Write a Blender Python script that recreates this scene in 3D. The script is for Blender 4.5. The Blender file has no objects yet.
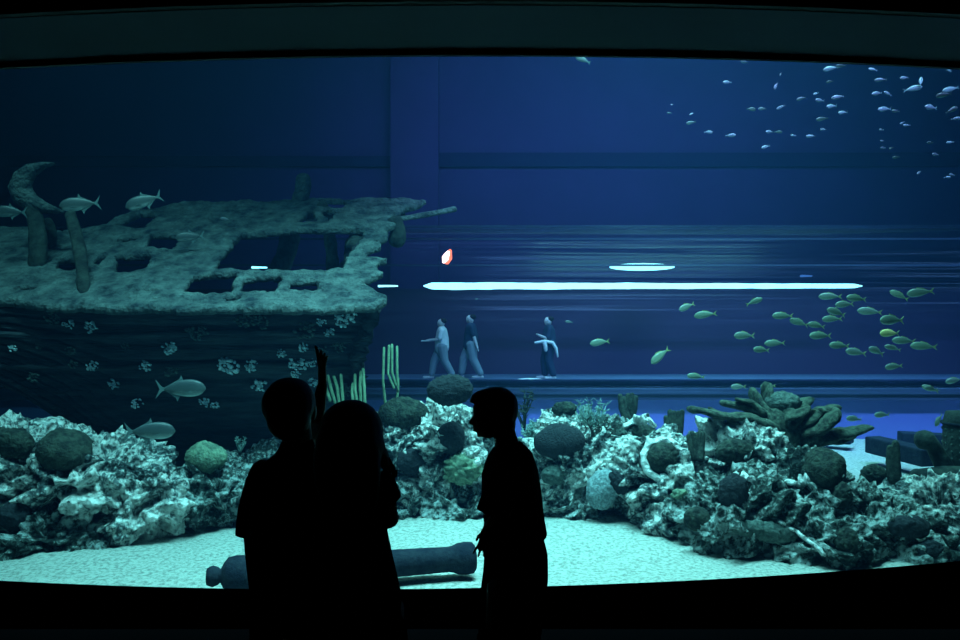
import bpy, math, random
from mathutils import Vector, Matrix, noise, Euler
from mathutils.bvhtree import BVHTree
random.seed(7)
C = bpy.context.scene.collection
S = bpy.context.scene
F = 747.0                      # focal length in pixels for a 960 px wide frame
CH = 1.8                       # camera height
PI = math.pi
FLOOR_Z = -1.2                 # sand level inside the tank

# ------------------------------------------------------------------ camera, world, lights, exposure
cam_d = bpy.data.cameras.new('camera'); cam_d.sensor_width = 36; cam_d.lens = 36 * F / 960
cam_d.clip_end = 200
cam = bpy.data.objects.new('camera', cam_d); C.objects.link(cam)
cam.location = (0, 0, CH); cam.rotation_euler = (PI / 2, 0, 0)
S.camera = cam
w = bpy.data.worlds.new('world'); S.world = w; w.use_nodes = True
w.node_tree.nodes['Background'].inputs[0].default_value = (0, 0, 0, 1)
w.node_tree.nodes['Background'].inputs[1].default_value = 0
S.view_settings.view_transform = 'Standard'; S.view_settings.look = 'None'
S.view_settings.gamma = 1; S.view_settings.use_curve_mapping = False
S.view_settings.exposure = 0.0
S.cycles.volume_bounces = 0
S.cycles.transparent_max_bounces = 24
S.cycles.max_bounces = 5
S.cycles.diffuse_bounces = 3
S.cycles.sample_clamp_indirect = 4

def area(name, loc, target, sx, sy, power, col, spread=180):
    d = bpy.data.lights.new(name, 'AREA'); d.shape = 'RECTANGLE'; d.size = sx; d.size_y = sy
    d.energy = power; d.color = col; d.spread = math.radians(spread)
    o = bpy.data.objects.new(name, d); C.objects.link(o); o.location = loc
    v = Vector(target) - Vector(loc)
    o.rotation_euler = v.to_track_quat('-Z', 'Y').to_euler()
    return o
# rows of lamps over the water
area('reef_lamp_row', (1.0, 8.6, 10.6), (0.3, 9.7, 0), 9, 1.6, 1270, (0.43, 0.97, 0.89), 82)
area('reef_side_lamp', (-6.5, 8.2, 10.6), (-5.5, 11.5, 1), 5, 1.2, 170, (0.40, 1.0, 0.9), 85)
area('far_sand_lamp', (6, 16.0, 10.8), (6, 16.5, -1.2), 8, 3, 850, (0.5, 1.0, 0.78), 90)
area('blue_wall_lamp', (3.5, 18.0, 11.0), (3.5, 26, 5), 13, 2, 335, (0.42, 0.34, 1.05), 120)
area('blue_plinth_lamp', (8.5, 12.5, 10.9), (8.5, 18.6, -0.8), 17, 1, 1000, (0.42, 0.5, 1.0), 60)

# ------------------------------------------------------------------ helpers
def P(px, py, Y):
    return Vector(((px - 480) / F * Y, Y, CH - (py - 320) / F * Y))

def nvec(p):
    p = Vector(p)
    return Vector((noise.noise(p + Vector((17.3, 0, 0))), noise.noise(p + Vector((0, 31.7, 0))), noise.noise(p + Vector((0, 0, 47.1)))))

def tag(o, label=None, cat=None, group=None, kind=None):
    if label: o['label'] = label
    if cat: o['category'] = cat
    if group: o['group'] = group
    if kind: o['kind'] = kind
    return o

def empty(name, loc):
    o = bpy.data.objects.new(name, None); C.objects.link(o); o.location = loc; o.empty_display_size = .1
    return o

class MB:
    def __init__(s): s.v = []; s.f = []
    def add(s, vs, fs):
        n = len(s.v); s.v += [tuple(v) for v in vs]; s.f += [tuple(i + n for i in f) for f in fs]
        return s
    def box(s, a, b):
        x0, y0, z0 = a; x1, y1, z1 = b
        return s.add([(x0, y0, z0), (x1, y0, z0), (x1, y1, z0), (x0, y1, z0), (x0, y0, z1), (x1, y0, z1), (x1, y1, z1), (x0, y1, z1)],
                     [(0, 3, 2, 1), (4, 5, 6, 7), (0, 1, 5, 4), (1, 2, 6, 5), (2, 3, 7, 6), (3, 0, 4, 7)])
    def obox(s, p, q, w_, d_, up=Vector((0, 0, 1))):      # a beam from p to q
        p = Vector(p); q = Vector(q); t = (q - p).normalized(); a = t.cross(up)
        if a.length < .01: a = t.cross(Vector((0, 1, 0)))
        a.normalize(); b = t.cross(a).normalized()
        vs = [c + a * sx * w_ / 2 + b * sy * d_ / 2 for c in (p, q) for sx, sy in ((-1, -1), (1, -1), (1, 1), (-1, 1))]
        return s.add(vs, [(0, 3, 2, 1), (4, 5, 6, 7), (0, 1, 5, 4), (1, 2, 6, 5), (2, 3, 7, 6), (3, 0, 4, 7)])
    def tube(s, pts, rad, n=10, flat=1.0, side=None, ends=True):
        """swept tube, rad a number or (a, b) for each point; a along side"""
        pts = [Vector(p) for p in pts]
        if not isinstance(rad, (list, tuple)): rad = [rad] * len(pts)
        rings = []; vs = []; fs = []
        pts2 = list(pts); rr = [r if isinstance(r, (list, tuple)) else (r, r * flat) for r in rad]
        if ends:                                  # rounded ends
            def cap(p, q, r):
                d = (p - q); d = d.normalized() if d.length > 1e-6 else Vector((0, 0, 1))
                m = min(r)
                return [(p + d * m * .55, (r[0] * .8, r[1] * .8)), (p + d * m * .9, (r[0] * .42, r[1] * .42))]
            a = cap(pts[0], pts[1], rr[0]); b = cap(pts[-1], pts[-2], rr[-1])
            pts2 = [a[1][0], a[0][0]] + pts + [b[0][0], b[1][0]]
            rr = [a[1][1], a[0][1]] + rr + [b[0][1], b[1][1]]
        prev = None
        for i, p in enumerate(pts2):
            q0 = pts2[max(i - 1, 0)]; q1 = pts2[min(i + 1, len(pts2) - 1)]
            t = (q1 - q0).normalized()
            if side is not None:
                u = Vector(side) - t * t.dot(Vector(side))
            elif prev is not None:
                u = prev - t * t.dot(prev)
            else:
                u = t.cross(Vector((0, 0, 1)))
                if u.length < .05: u = t.cross(Vector((0, 1, 0)))
            u.normalize(); prev = u; v = t.cross(u)
            for k in range(n):
                a = 2 * PI * k / n
                vs.append(p + u * math.cos(a) * rr[i][0] + v * math.sin(a) * rr[i][1])
        m = len(pts2)
        for i in range(m - 1):
            for k in range(n):
                a = i * n + k; b = i * n + (k + 1) % n
                fs.append((a, b, b + n, a + n))
        fs.append(tuple(range(n - 1, -1, -1))); fs.append(tuple((m - 1) * n + k for k in range(n)))
        return s.add(vs, fs)
    def ell(s, c, r, rot=(0, 0, 0), nu=20, nv=12):
        R = Euler(rot).to_matrix(); c = Vector(c); vs = [c + R @ Vector((0, 0, r[2]))]; fs = []
        for i in range(1, nv):
            ph = PI * i / nv
            for k in range(nu):
                a = 2 * PI * k / nu
                vs.append(c + R @ Vector((r[0] * math.sin(ph) * math.cos(a), r[1] * math.sin(ph) * math.sin(a), r[2] * math.cos(ph))))
        vs.append(c + R @ Vector((0, 0, -r[2])))
        for k in range(nu): fs.append((0, 1 + k, 1 + (k + 1) % nu))
        for i in range(nv - 2):
            for k in range(nu):
                a = 1 + i * nu + k; b = 1 + i * nu + (k + 1) % nu
                fs.append((a, a + nu, b + nu, b))
        L = len(vs) - 1; o = 1 + (nv - 2) * nu
        for k in range(nu): fs.append((L, o + (k + 1) % nu, o + k))
        return s.add(vs, fs)
    def build(s, name, mat, parent=None, loc=None, smooth=True):
        me = bpy.data.meshes.new(name)
        off = Vector(loc) if loc is not None else Vector((0, 0, 0))
        if parent is not None and loc is None: off = world_loc(parent)
        vs = [(v[0] - off.x, v[1] - off.y, v[2] - off.z) for v in s.v]
        me.from_pydata(vs, [], s.f); me.update()
        me.materials.append(mat)
        me.polygons.foreach_set('use_smooth', [smooth] * len(me.polygons))
        o = bpy.data.objects.new(name, me); C.objects.link(o)
        if parent is not None: o.parent = parent
        else: o.location = off
        return o

def world_loc(o):
    v = Vector(o.location)
    while o.parent: o = o.parent; v += o.location
    return v

def bake(o, mods):
    """run modifiers once and keep the resulting mesh"""
    for kind, kw in mods:
        m = o.modifiers.new(kind, kind)
        for k, v in kw.items(): setattr(m, k, v)
    dg = bpy.context.evaluated_depsgraph_get(); dg.update()
    me = bpy.data.meshes.new_from_object(o.evaluated_get(dg))
    o.modifiers.clear(); old = o.data; o.data = me
    if not me.materials: me.materials.append(old.materials[0])
    me.polygons.foreach_set('use_smooth', [True] * len(me.polygons))
    return o

def fuse(o, voxel=.006, it=3):
    return bake(o, [('REMESH', dict(mode='VOXEL', voxel_size=voxel, use_smooth_shade=True)), ('SMOOTH', dict(factor=.5, iterations=it))])

# ------------------------------------------------------------------ materials
def newmat(name):
    m = bpy.data.materials.new(name); m.use_nodes = True
    nt = m.node_tree; return m, nt, nt.nodes['Principled BSDF']

def mat(name, c1, c2=None, scale=5.0, rough=.85, bump=0.0, bscale=None, thr=(.4, .6), spec=.3, detail=6, stretch=None, kind='noise', bdist=.05):
    m, nt, b = newmat(name); N = nt.nodes.new; L = nt.links.new
    b.inputs['Roughness'].default_value = rough; b.inputs['Specular IOR Level'].default_value = spec
    b.inputs['Base Color'].default_value = (*c1, 1)
    tc = N('ShaderNodeTexCoord'); src = tc.outputs['Object']
    if stretch:
        mp = N('ShaderNodeMapping'); mp.inputs['Scale'].default_value = stretch; L(src, mp.inputs[0]); src = mp.outputs[0]
    if c2:
        if kind == 'noise':
            t = N('ShaderNodeTexNoise'); t.inputs['Detail'].default_value = detail; t.inputs['Roughness'].default_value = .65; out = t.outputs['Fac']
        else:
            t = N('ShaderNodeTexVoronoi'); out = t.outputs['Distance']
        t.inputs['Scale'].default_value = scale; L(src, t.inputs['Vector'])
        r = N('ShaderNodeValToRGB'); r.color_ramp.elements[0].position = thr[0]; r.color_ramp.elements[1].position = thr[1]
        r.color_ramp.elements[0].color = (*c1, 1); r.color_ramp.elements[1].color = (*c2, 1)
        L(out, r.inputs[0]); L(r.outputs[0], b.inputs['Base Color'])
    if bump:
        t = N('ShaderNodeTexNoise'); t.inputs['Scale'].default_value = bscale or scale * 3; t.inputs['Detail'].default_value = 5
        L(src, t.inputs['Vector'])
        u = N('ShaderNodeBump'); u.inputs['Strength'].default_value = bump; u.inputs['Distance'].default_value = bdist
        L(t.outputs['Fac'], u.inputs['Height']); L(u.outputs[0], b.inputs['Normal'])
    return m

def rockmat(name, dark, mid, pale, off=0.0, PO=.66):
    """reef rock: dark ground, algae and pale encrusting patches"""
    m, nt, b = newmat(name); N = nt.nodes.new; L = nt.links.new
    b.inputs['Roughness'].default_value = .9; b.inputs['Specular IOR Level'].default_value = .2
    tc = N('ShaderNodeTexCoord'); mp = N('ShaderNodeMapping'); mp.inputs['Location'].default_value = (off, off * 2, 0)
    L(tc.outputs['Object'], mp.inputs[0])
    n1 = N('ShaderNodeTexNoise'); n1.inputs['Scale'].default_value = 9.5; n1.inputs['Detail'].default_value = 8; n1.inputs['Roughness'].default_value = .72
    n1.inputs['Distortion'].default_value = .25
    n2 = N('ShaderNodeTexNoise'); n2.inputs['Scale'].default_value = 1.3; n2.inputs['Detail'].default_value = 3
    v = N('ShaderNodeTexVoronoi'); v.inputs['Scale'].default_value = 13
    for t in (n1, n2, v): L(mp.outputs[0], t.inputs['Vector'])
    a = N('ShaderNodeMath'); a.operation = 'MULTIPLY_ADD'; a.inputs[1].default_value = .55; L(n2.outputs['Fac'], a.inputs[0]); L(n1.outputs['Fac'], a.inputs[2])
    r = N('ShaderNodeValToRGB'); e = r.color_ramp.elements
    e[0].position = PO; e[0].color = (*dark, 1); e[1].position = PO + .30; e[1].color = (*pale, 1)
    k = e.new(PO + .10); k.color = (*mid, 1); k = e.new(PO + .17); k.color = (pale[0] * .7, pale[1] * .7, pale[2] * .7, 1)
    L(a.outputs[0], r.inputs[0]); L(r.outputs[0], b.inputs['Base Color'])
    s = N('ShaderNodeMath'); s.operation = 'ADD'; L(n1.outputs['Fac'], s.inputs[0]); L(v.outputs['Distance'], s.inputs[1])
    u = N('ShaderNodeBump'); u.inputs['Strength'].default_value = 1.0; u.inputs['Distance'].default_value = .09
    L(s.outputs[0], u.inputs['Height']); L(u.outputs[0], b.inputs['Normal'])
    return m

def fishmat(name, back, side, belly, h, rough=.45):
    m, nt, b = newmat(name); N = nt.nodes.new; L = nt.links.new
    b.inputs['Roughness'].default_value = rough; b.inputs['Specular IOR Level'].default_value = .5
    tc = N('ShaderNodeTexCoord'); sp = N('ShaderNodeSeparateXYZ'); n = N('ShaderNodeTexNoise'); n.inputs['Scale'].default_value = 14
    L(tc.outputs['Object'], sp.inputs[0]); L(tc.outputs['Object'], n.inputs['Vector'])
    a = N('ShaderNodeMath'); a.operation = 'MULTIPLY_ADD'; a.inputs[1].default_value = .5 / h; a.inputs[2].default_value = .38
    L(sp.outputs[2], a.inputs[0])
    q = N('ShaderNodeMath'); q.operation = 'MULTIPLY_ADD'; q.inputs[1].default_value = .25; L(n.outputs['Fac'], q.inputs[0]); L(a.outputs[0], q.inputs[2])
    r = N('ShaderNodeValToRGB'); e = r.color_ramp.elements; e[0].position = .12; e[0].color = (*belly, 1); e[1].position = .85; e[1].color = (*back, 1)
    k = e.new(.4); k.color = (*side, 1); L(q.outputs[0], r.inputs[0]); L(r.outputs[0], b.inputs['Base Color']); return m

def emis(name, col, st):
    m = bpy.data.materials.new(name); m.use_nodes = True; nt = m.node_tree; nt.nodes.clear()
    e = nt.nodes.new('ShaderNodeEmission'); e.inputs[0].default_value = (*col, 1); e.inputs[1].default_value = st
    o = nt.nodes.new('ShaderNodeOutputMaterial'); nt.links.new(e.outputs[0], o.inputs[0]); return m

def clearmat(name, tint, refl, rough, streak=False):
    m = bpy.data.materials.new(name); m.use_nodes = True; nt = m.node_tree; nt.nodes.clear(); N = nt.nodes.new; L = nt.links.new
    t = N('ShaderNodeBsdfTransparent'); t.inputs[0].default_value = (*tint, 1)
    g = N('ShaderNodeBsdfGlossy'); g.inputs['Roughness'].default_value = rough; g.inputs[0].default_value = (.9, .95, 1, 1)
    mx = N('ShaderNodeMixShader'); o = N('ShaderNodeOutputMaterial')
    lw = N('ShaderNodeLayerWeight'); lw.inputs[0].default_value = refl
    L(lw.outputs['Fresnel'], mx.inputs[0]); L(t.outputs[0], mx.inputs[1]); L(g.outputs[0], mx.inputs[2]); L(mx.outputs[0], o.inputs[0])
    if streak:
        tc = N('ShaderNodeTexCoord'); mp = N('ShaderNodeMapping'); mp.inputs['Scale'].default_value = (.05, 2.5, 2.5); n = N('ShaderNodeTexNoise')
        n.inputs['Scale'].default_value = 1.5; L(tc.outputs['Object'], mp.inputs[0]); L(mp.outputs[0], n.inputs['Vector'])
        u = N('ShaderNodeBump'); u.inputs['Strength'].default_value = .35; u.inputs['Distance'].default_value = .3
        L(n.outputs['Fac'], u.inputs['Height']); L(u.outputs[0], g.inputs['Normal'])
    return m

M = {}
M['black'] = mat('black_paint', (.012, .013, .016), rough=.8)
M['soffit'] = mat('dark_soffit_paint', (.004, .011, .024), (.005, .013, .028), scale=2, rough=.8)
M['sill'] = mat('dark_sill_paint', (.012, .02, .05), rough=.9, spec=0)
M['carpet'] = mat('dark_carpet', (.002, .002, .003), (.003, .003, .004), scale=60, rough=1, spec=0)
M['bluewall'] = mat('blue_tank_paint', (.095, .062, .165), (.11, .07, .19), scale=.5, rough=.9, thr=(.35, .65))
M['bluedark'] = mat('dark_blue_band', (.035, .028, .08), rough=.9)
M['plinth'] = mat('violet_blue_plinth', (.16, .17, .46), (.18, .19, .5), scale=.6, rough=.9)
M['slab'] = mat('grey_blue_slab', (.03, .04, .08), (.045, .06, .11), scale=4, stretch=(.1, 1, 3), rough=.8)
M['tunnelin'] = mat('tunnel_inner_blue', (.075, .042, .095), rough=.9)
M['tunnelfloor'] = mat('tunnel_floor', (.12, .16, .24), rough=.7)
M['sand'] = mat('pale_sand', (.19, .20, .185), (.43, .43, .40), scale=20, rough=1, bump=.5, bscale=14, thr=(.36, .56), spec=.1, bdist=.04)
M['rockA'] = rockmat('reef_rock_pale', (.02, .03, .035), (.14, .18, .19), (1.0, .98, .95), 0, .63)
M['rockB'] = rockmat('reef_rock_dark', (.012, .02, .022), (.06, .085, .08), (.5, .56, .56), 3.1, .66)
M['deck'] = mat('algae_covered_deck', (.02, .032, .042), (.13, .165, .165), scale=3.4, rough=.95, bump=1, bscale=14, thr=(.36, .68), spec=.1, detail=10, bdist=.08)
M['beam'] = mat('dark_wet_timber', (.012, .018, .02), (.035, .05, .045), scale=5, rough=.95, bump=.6, bscale=12)
M['hull'] = mat('dark_hull_planks', (.012, .018, .028), (.05, .06, .07), scale=2.2, rough=.95, bump=.8, bscale=10, thr=(.4, .72), stretch=(.5, 1.5, 3.5), detail=8)
M['patch'] = mat('pale_growth', (.3, .42, .5), (.8, .9, .95), scale=14, rough=.9, bump=.6)
M['iron'] = mat('dark_iron', (.010, .015, .028), (.02, .027, .04), scale=8, rough=.9, bump=.3, spec=.08)
M['brain'] = mat('olive_brain_coral', (.012, .018, .018), (.040, .054, .044), scale=9, rough=.95, bump=.7, bscale=28, thr=(.42, .58))
M['braingreen'] = mat('green_brain_coral', (.10, .15, .11), (.21, .29, .20), scale=9, rough=.95, bump=.7, bscale=28, thr=(.42, .58))
M['crust'] = rockmat('white_crust', (.05, .06, .07), (.4, .45, .5), (.95, .95, .95), 1.7, .52)
M['darkcoral'] = mat('dark_blue_brown_coral', (.010, .014, .02), (.022, .028, .036), scale=20, rough=.95, bump=.6, bscale=40)
M['greycoral'] = mat('grey_green_coral', (.04, .06, .058), (.10, .135, .125), scale=16, rough=.95, bump=.6, bscale=40)
M['palecoral'] = mat('pale_grey_coral', (.12, .16, .18), (.30, .37, .40), scale=24, rough=.95, bump=.6, bscale=40)
M['elk'] = mat('elkhorn_coral', (.01, .016, .014), (.10, .13, .10), scale=10, rough=.9, bump=.6, bscale=30, thr=(.38, .68))
M['finger'] = mat('brown_finger_sponge', (.014, .02, .02), (.045, .06, .05), scale=16, rough=.95, bump=.6)
M['tubes'] = mat('pale_green_tube_sponge', (.14, .24, .15), (.24, .36, .24), scale=8, rough=.9)
M['fan'] = mat('feathery_coral', (.13, .2, .19), (.26, .38, .36), scale=10, rough=.9)
M['silver'] = fishmat('silver_fish_skin', (.035, .05, .06), (.06, .085, .09), (.4, .46, .46), .11)
M['silversmall'] = fishmat('small_silver_fish_skin', (.09, .10, .13), (.16, .18, .22), (.3, .34, .36), .034)
M['silverfin'] = mat('silver_fish_fin', (.10, .15, .16), rough=.5)
M['yfish'] = fishmat('yellow_green_fish_skin', (.14, .19, .15), (.24, .31, .24), (.42, .48, .4), .05)
M['yfin'] = mat('yellow_fish_fin', (.3, .34, .14), rough=.5)
M['eye'] = mat('dark_eye', (.01, .01, .012), rough=.2)
M['gold'] = mat('gold_fish_skin', (.7, .6, .2), (.85, .75, .3), scale=12, rough=.45)
M['skin'] = mat('skin', (.30, .17, .11), rough=.6)
M['hair'] = mat('black_hair', (.008, .007, .006), (.015, .012, .01), scale=20, stretch=(8, 8, 1), rough=.6)
M['tee'] = mat('black_cotton', (.006, .006, .007), rough=1, bump=.3, bscale=40, spec=.05)
M['trousers'] = mat('dark_trousers', (.005, .005, .007), rough=1, bump=.3, bscale=40, spec=0)
M['palecloth'] = mat('pale_cloth', (.95, .95, .85), rough=.9)
M['jeans'] = mat('grey_blue_jeans', (.3, .36, .36), rough=.9)
M['darkcloth'] = mat('dark_blue_cloth', (.03, .05, .09), rough=.9)
M['skinfar'] = mat('light_skin', (.75, .66, .6), rough=.6)
M['glass'] = clearmat('window_glass', (.97, .99, 1.0), .03, .0)
M['acrylic'] = clearmat('tunnel_acrylic', (.97, .95, .98), .10, .24, True)
M['streakglow'] = emis('white_streak_reflection', (.42, .92, .95), 3.6)  # emission stands in for light mirrored on the acrylic
M['dimblue'] = emis('dim_blue_glow', (.15, .35, 1.0), .6)
M['ovalglow'] = emis('white_oval_reflection', (.42, .92, .95), 3.2)
M['pinkglow'] = emis('pink_white_reflection', (1.0, .42, .36), 9)  # emission imitates a small pink reflection, no lamp hangs there
M['pinkrim'] = emis('red_reflection_rim', (1.0, .12, .06), 4)
M['redmark'] = mat('faded_red_paint', (.6, .12, .15), rough=.8)

# ------------------------------------------------------------------ room shell
def struct(name, mb, m, parent=None, smooth=False):
    o = mb.build(name, m, parent, smooth=smooth); o['kind'] = 'structure'; return o
def gy(X): return 4.5 + .026 * X * X              # the gently bowed window, seen from above
def sill_z(X): return .19 + .0204 * X + .00237 * X * X
TOP = 3.45
NX = 48; XS = [-4.6 + 9.2 * i / NX for i in range(NX + 1)]
def sweep(prof):
    """sweep a closed profile of (dy, z or function) along the bow of the window"""
    vs = []; fs = []; n = len(prof)
    for X in XS:
        for dy, z in prof:
            vs.append((X, gy(X) + dy, z(X) if callable(z) else z))
    for i in range(NX):
        for k in range(n):
            a = i * n + k; b = i * n + (k + 1) % n
            fs.append((a, b, b + n, a + n))
    fs.append(tuple(range(n - 1, -1, -1))); fs.append(tuple(NX * n + k for k in range(n)))
    return MB().add(vs, fs)
struct('floor', MB().box((-6, -3, -.1), (6, 4.35, 0)), M['carpet'])
struct('ceiling', MB().box((-6, -3, 4.3), (6, 4.9, 4.4)), M['black'])
struct('wall_rear', MB().box((-6, -3.1, 0), (6, -3, 4.3)), M['black'])
struct('wall_left', MB().box((-6.1, -3, 0), (-6, 4.9, 4.3)), M['black'])
struct('wall_right', MB().box((6, -3, 0), (6.1, 4.9, 4.3)), M['black'])
wf = struct('wall_front', sweep([(-.01, -.1), (-.01, sill_z), (.3, lambda X: sill_z(X) - .4), (.3, -1.4), (.0, -1.4)]), M['sill'])
struct('wall_above_window', sweep([(-.70, 3.40), (-.70, 4.32), (.82, 4.32), (.0, TOP), (-.06, TOP), (-.06, 3.395), (-.10, 3.395)]), M['soffit'])
struct('wall_fascia', sweep([(-.74, 3.405), (-.74, 4.31), (-.701, 4.31), (-.701, 3.405)]), M['black'])
win = struct('window_1', sweep([(0, lambda X: sill_z(X) - .05), (0, TOP + .02), (.1, TOP + .02), (.1, lambda X: sill_z(X) - .05)]), M['glass'])
struct('window_frame', sweep([(-.10, 3.362), (-.10, 3.41), (-.07, 3.41), (-.07, 3.362)]), M['black'])
struct('wall_window_side', MB().box((-6, 4.4, -.1), (-4.55, 5.3, 4.3)), M['black'])
struct('wall_window_side_right', MB().box((4.55, 4.4, -.1), (6, 5.3, 4.3)), M['black'])

# ------------------------------------------------------------------ tank shell
YB = 26.0
wb = MB()
wb.box((-18, YB, -1.3), (18, YB + .3, 12.2))
struct('wall_back', wb, M['bluewall'])
struct('wall_pilaster', MB().box((-3.06, YB - .5, -1.3), (-1.42, YB - .001, 12.1)), M['bluewall'])
struct('wall_band', MB().box((-17.9, YB - .12, 7.12), (-3.07, YB - .001, 7.48)), M['bluedark'])
struct('wall_band_right', MB().box((-1.41, YB - .12, 7.12), (17.9, YB - .001, 7.60)), M['bluedark'])
struct('wall_tank_left', MB().box((-18.3, 4.9, -1.3), (-18, YB, 12.2)), M['bluewall'])
struct('wall_tank_right', MB().box((18, 4.9, -1.3), (18.3, YB, 12.2)), M['bluewall'])
struct('ceiling_tank', MB().box((-18, 4.9, 12.2), (18, YB, 12.4)), M['black'])
struct('wall_tank_front', MB().box((-18, 5.32, 4.33), (18, 5.5, 12.2)), M['black'])
struct('wall_tank_front_left', MB().box((-18, 5.32, -1.3), (-4.6, 5.5, 4.32)), M['black'])
struct('wall_tank_front_right', MB().box((4.6, 5.32, -1.3), (18, 5.5, 4.32)), M['black'])

# sand bed
vs = []; fs = []; nx, ny = 170, 110
for j in range(ny + 1):
    for i in range(nx + 1):
        x = -17.9 + 35.8 * i / nx; y = 4.8 + 14.2 * (j / ny) ** 1.2
        z = FLOOR_Z + .05 * noise.noise((x * .7, y * .7, 0)) + .02 * noise.noise((x * 2.4, y * 2.4, 3))
        vs.append((x, y, z))
for j in range(ny):
    for i in range(nx):
        a = j * (nx + 1) + i; fs.append((a, a + 1, a + nx + 2, a + nx + 1))
sand = struct('sand_bed', MB().add(vs, fs), M['sand'], smooth=True)

# water
wm = bpy.data.materials.new('sea_water'); wm.use_nodes = True; nt = wm.node_tree; nt.nodes.clear()
va = nt.nodes.new('ShaderNodeVolumeAbsorption'); va.inputs['Color'].default_value = (.45, .80, .88, 1); va.inputs['Density'].default_value = .09
vc = nt.nodes.new('ShaderNodeVolumeScatter'); vc.inputs['Color'].default_value = (.10, .42, 1, 1); vc.inputs['Density'].default_value = .004
vc.inputs['Anisotropy'].default_value = .2
ad = nt.nodes.new('ShaderNodeAddShader'); oo = nt.nodes.new('ShaderNodeOutputMaterial')
nt.links.new(va.outputs[0], ad.inputs[0]); nt.links.new(vc.outputs[0], ad.inputs[1]); nt.links.new(ad.outputs[0], oo.inputs['Volume'])
water = struct('water', MB().box((-17.95, 5.04, -1.29), (17.95, YB - .001, 11.6)), wm)

# ------------------------------------------------------------------ tunnel
TY, TH, TZ = 21.0, 4.25, .13
struct('wall_plinth', MB().box((-17.9, 18.75, -1.3), (17.9, 23.3, -.20)), M['plinth'])
sl = MB().box((-17.9, 18.55, -.19), (17.9, 23.45, .10))
sl.box((-17.9, 18.50, -.04), (17.9, 18.56, .02))
tun = tag(sl.build('viewing_tunnel', M['slab'], smooth=False), 'long clear walk-through viewing tunnel crossing the tank behind the reef', 'tunnel')
vs = []; fs = []; na = 40
for X in (-17.8, -9, 0, 9, 17.8):
    for k in range(na + 1):
        a = PI * k / na
        vs.append((X, TY - 2.2 * math.cos(a), TZ + TH * math.sin(a) ** .92))
for i in range(4):
    for k in range(na):
        a = i * (na + 1) + k; fs.append((a, a + 1, a + na + 2, a + na + 1))
sh = MB().add(vs, fs).build('acrylic_arch', M['acrylic'], tun)
m_ = sh.modifiers.new('thick', 'SOLIDIFY'); m_.thickness = .08
MB().box((-17.8, 19.0, .1), (17.8, 23.0, .15)).build('walkway', M['tunnelfloor'], tun, smooth=False)
MB().box((-17.8, 22.75, .15), (17.8, 22.85, 2.75)).build('inner_wall', M['tunnelin'], tun, smooth=False)
MB().box((-17.8, 18.86, .16), (17.8, 18.94, .30)).build('curb', M['slab'], tun, smooth=False)
for z_, y_ in ((3.95, 20.0), (3.2, 19.42)):  # thin bars added to imitate bright refraction lines in the acrylic
    MB().box((-17.8, y_, z_), (17.8, y_ + .04, z_ + .05)).build('refraction_line', M['slab'], tun, smooth=False)

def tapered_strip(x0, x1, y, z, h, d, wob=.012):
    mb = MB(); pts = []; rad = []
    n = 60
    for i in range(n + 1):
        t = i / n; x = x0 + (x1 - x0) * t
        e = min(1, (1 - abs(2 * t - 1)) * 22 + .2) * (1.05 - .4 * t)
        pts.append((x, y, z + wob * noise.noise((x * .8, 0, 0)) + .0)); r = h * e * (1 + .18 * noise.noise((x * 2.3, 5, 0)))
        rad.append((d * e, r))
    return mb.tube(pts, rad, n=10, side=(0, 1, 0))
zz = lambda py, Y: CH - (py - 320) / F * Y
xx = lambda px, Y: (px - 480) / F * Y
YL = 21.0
for nm, a, b, py, h, lab, cat in (  # glowing tubes added in place of reflections streaking the tunnel acrylic
    ('reflection_streak', 424, 862, 286, .10, 'very long white reflection streak running along the tunnel', 'reflection'),
    ('reflection_streak', 378, 398, 286, .03, 'short white reflection streak beside the broken deck corner', 'reflection'),
    ('reflection_streak', 252, 267, 267.5, .03, 'dim short reflection streak seen through the large deck opening', 'reflection'),
    ('reflection_streak', 801, 812, 276, .03, 'tiny dim blue glow right of the oval reflection above the long streak', 'reflection')):
    tag(tapered_strip(xx(a, YL), xx(b, YL), YL, zz(py, YL), h, .1).build(nm, M['dimblue' if a == 801 else 'streakglow']), lab, cat, 'reflection streaks along the tunnel')
tag(MB().ell((xx(642, YL), YL, zz(267, YL)), (.92, .5, .1), nu=32).build('oval_reflection', M['ovalglow']), 'white oval reflection above the long reflection streak', 'ceiling light')  # glowing disc added in place of an oval reflection
pl = MB().tube([P(444.0, 261.5, 19.9), P(445.5, 258, 19.9), P(448, 252.5, 19.9)], [.05, .10, .05], n=12)  # glowing blob added in place of a pink reflection
po = tag(pl.build('pink_reflection', M['pinkglow'], loc=P(446, 257, 19.9)), 'small pink-white reflection in front of the tunnel above the reef', 'lamp')
MB().tube([P(447, 263, 19.97), P(448.5, 258, 19.97), P(450, 251, 19.97)], [.05, .10, .05], n=12).build('red_rim', M['pinkrim'], po)

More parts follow.
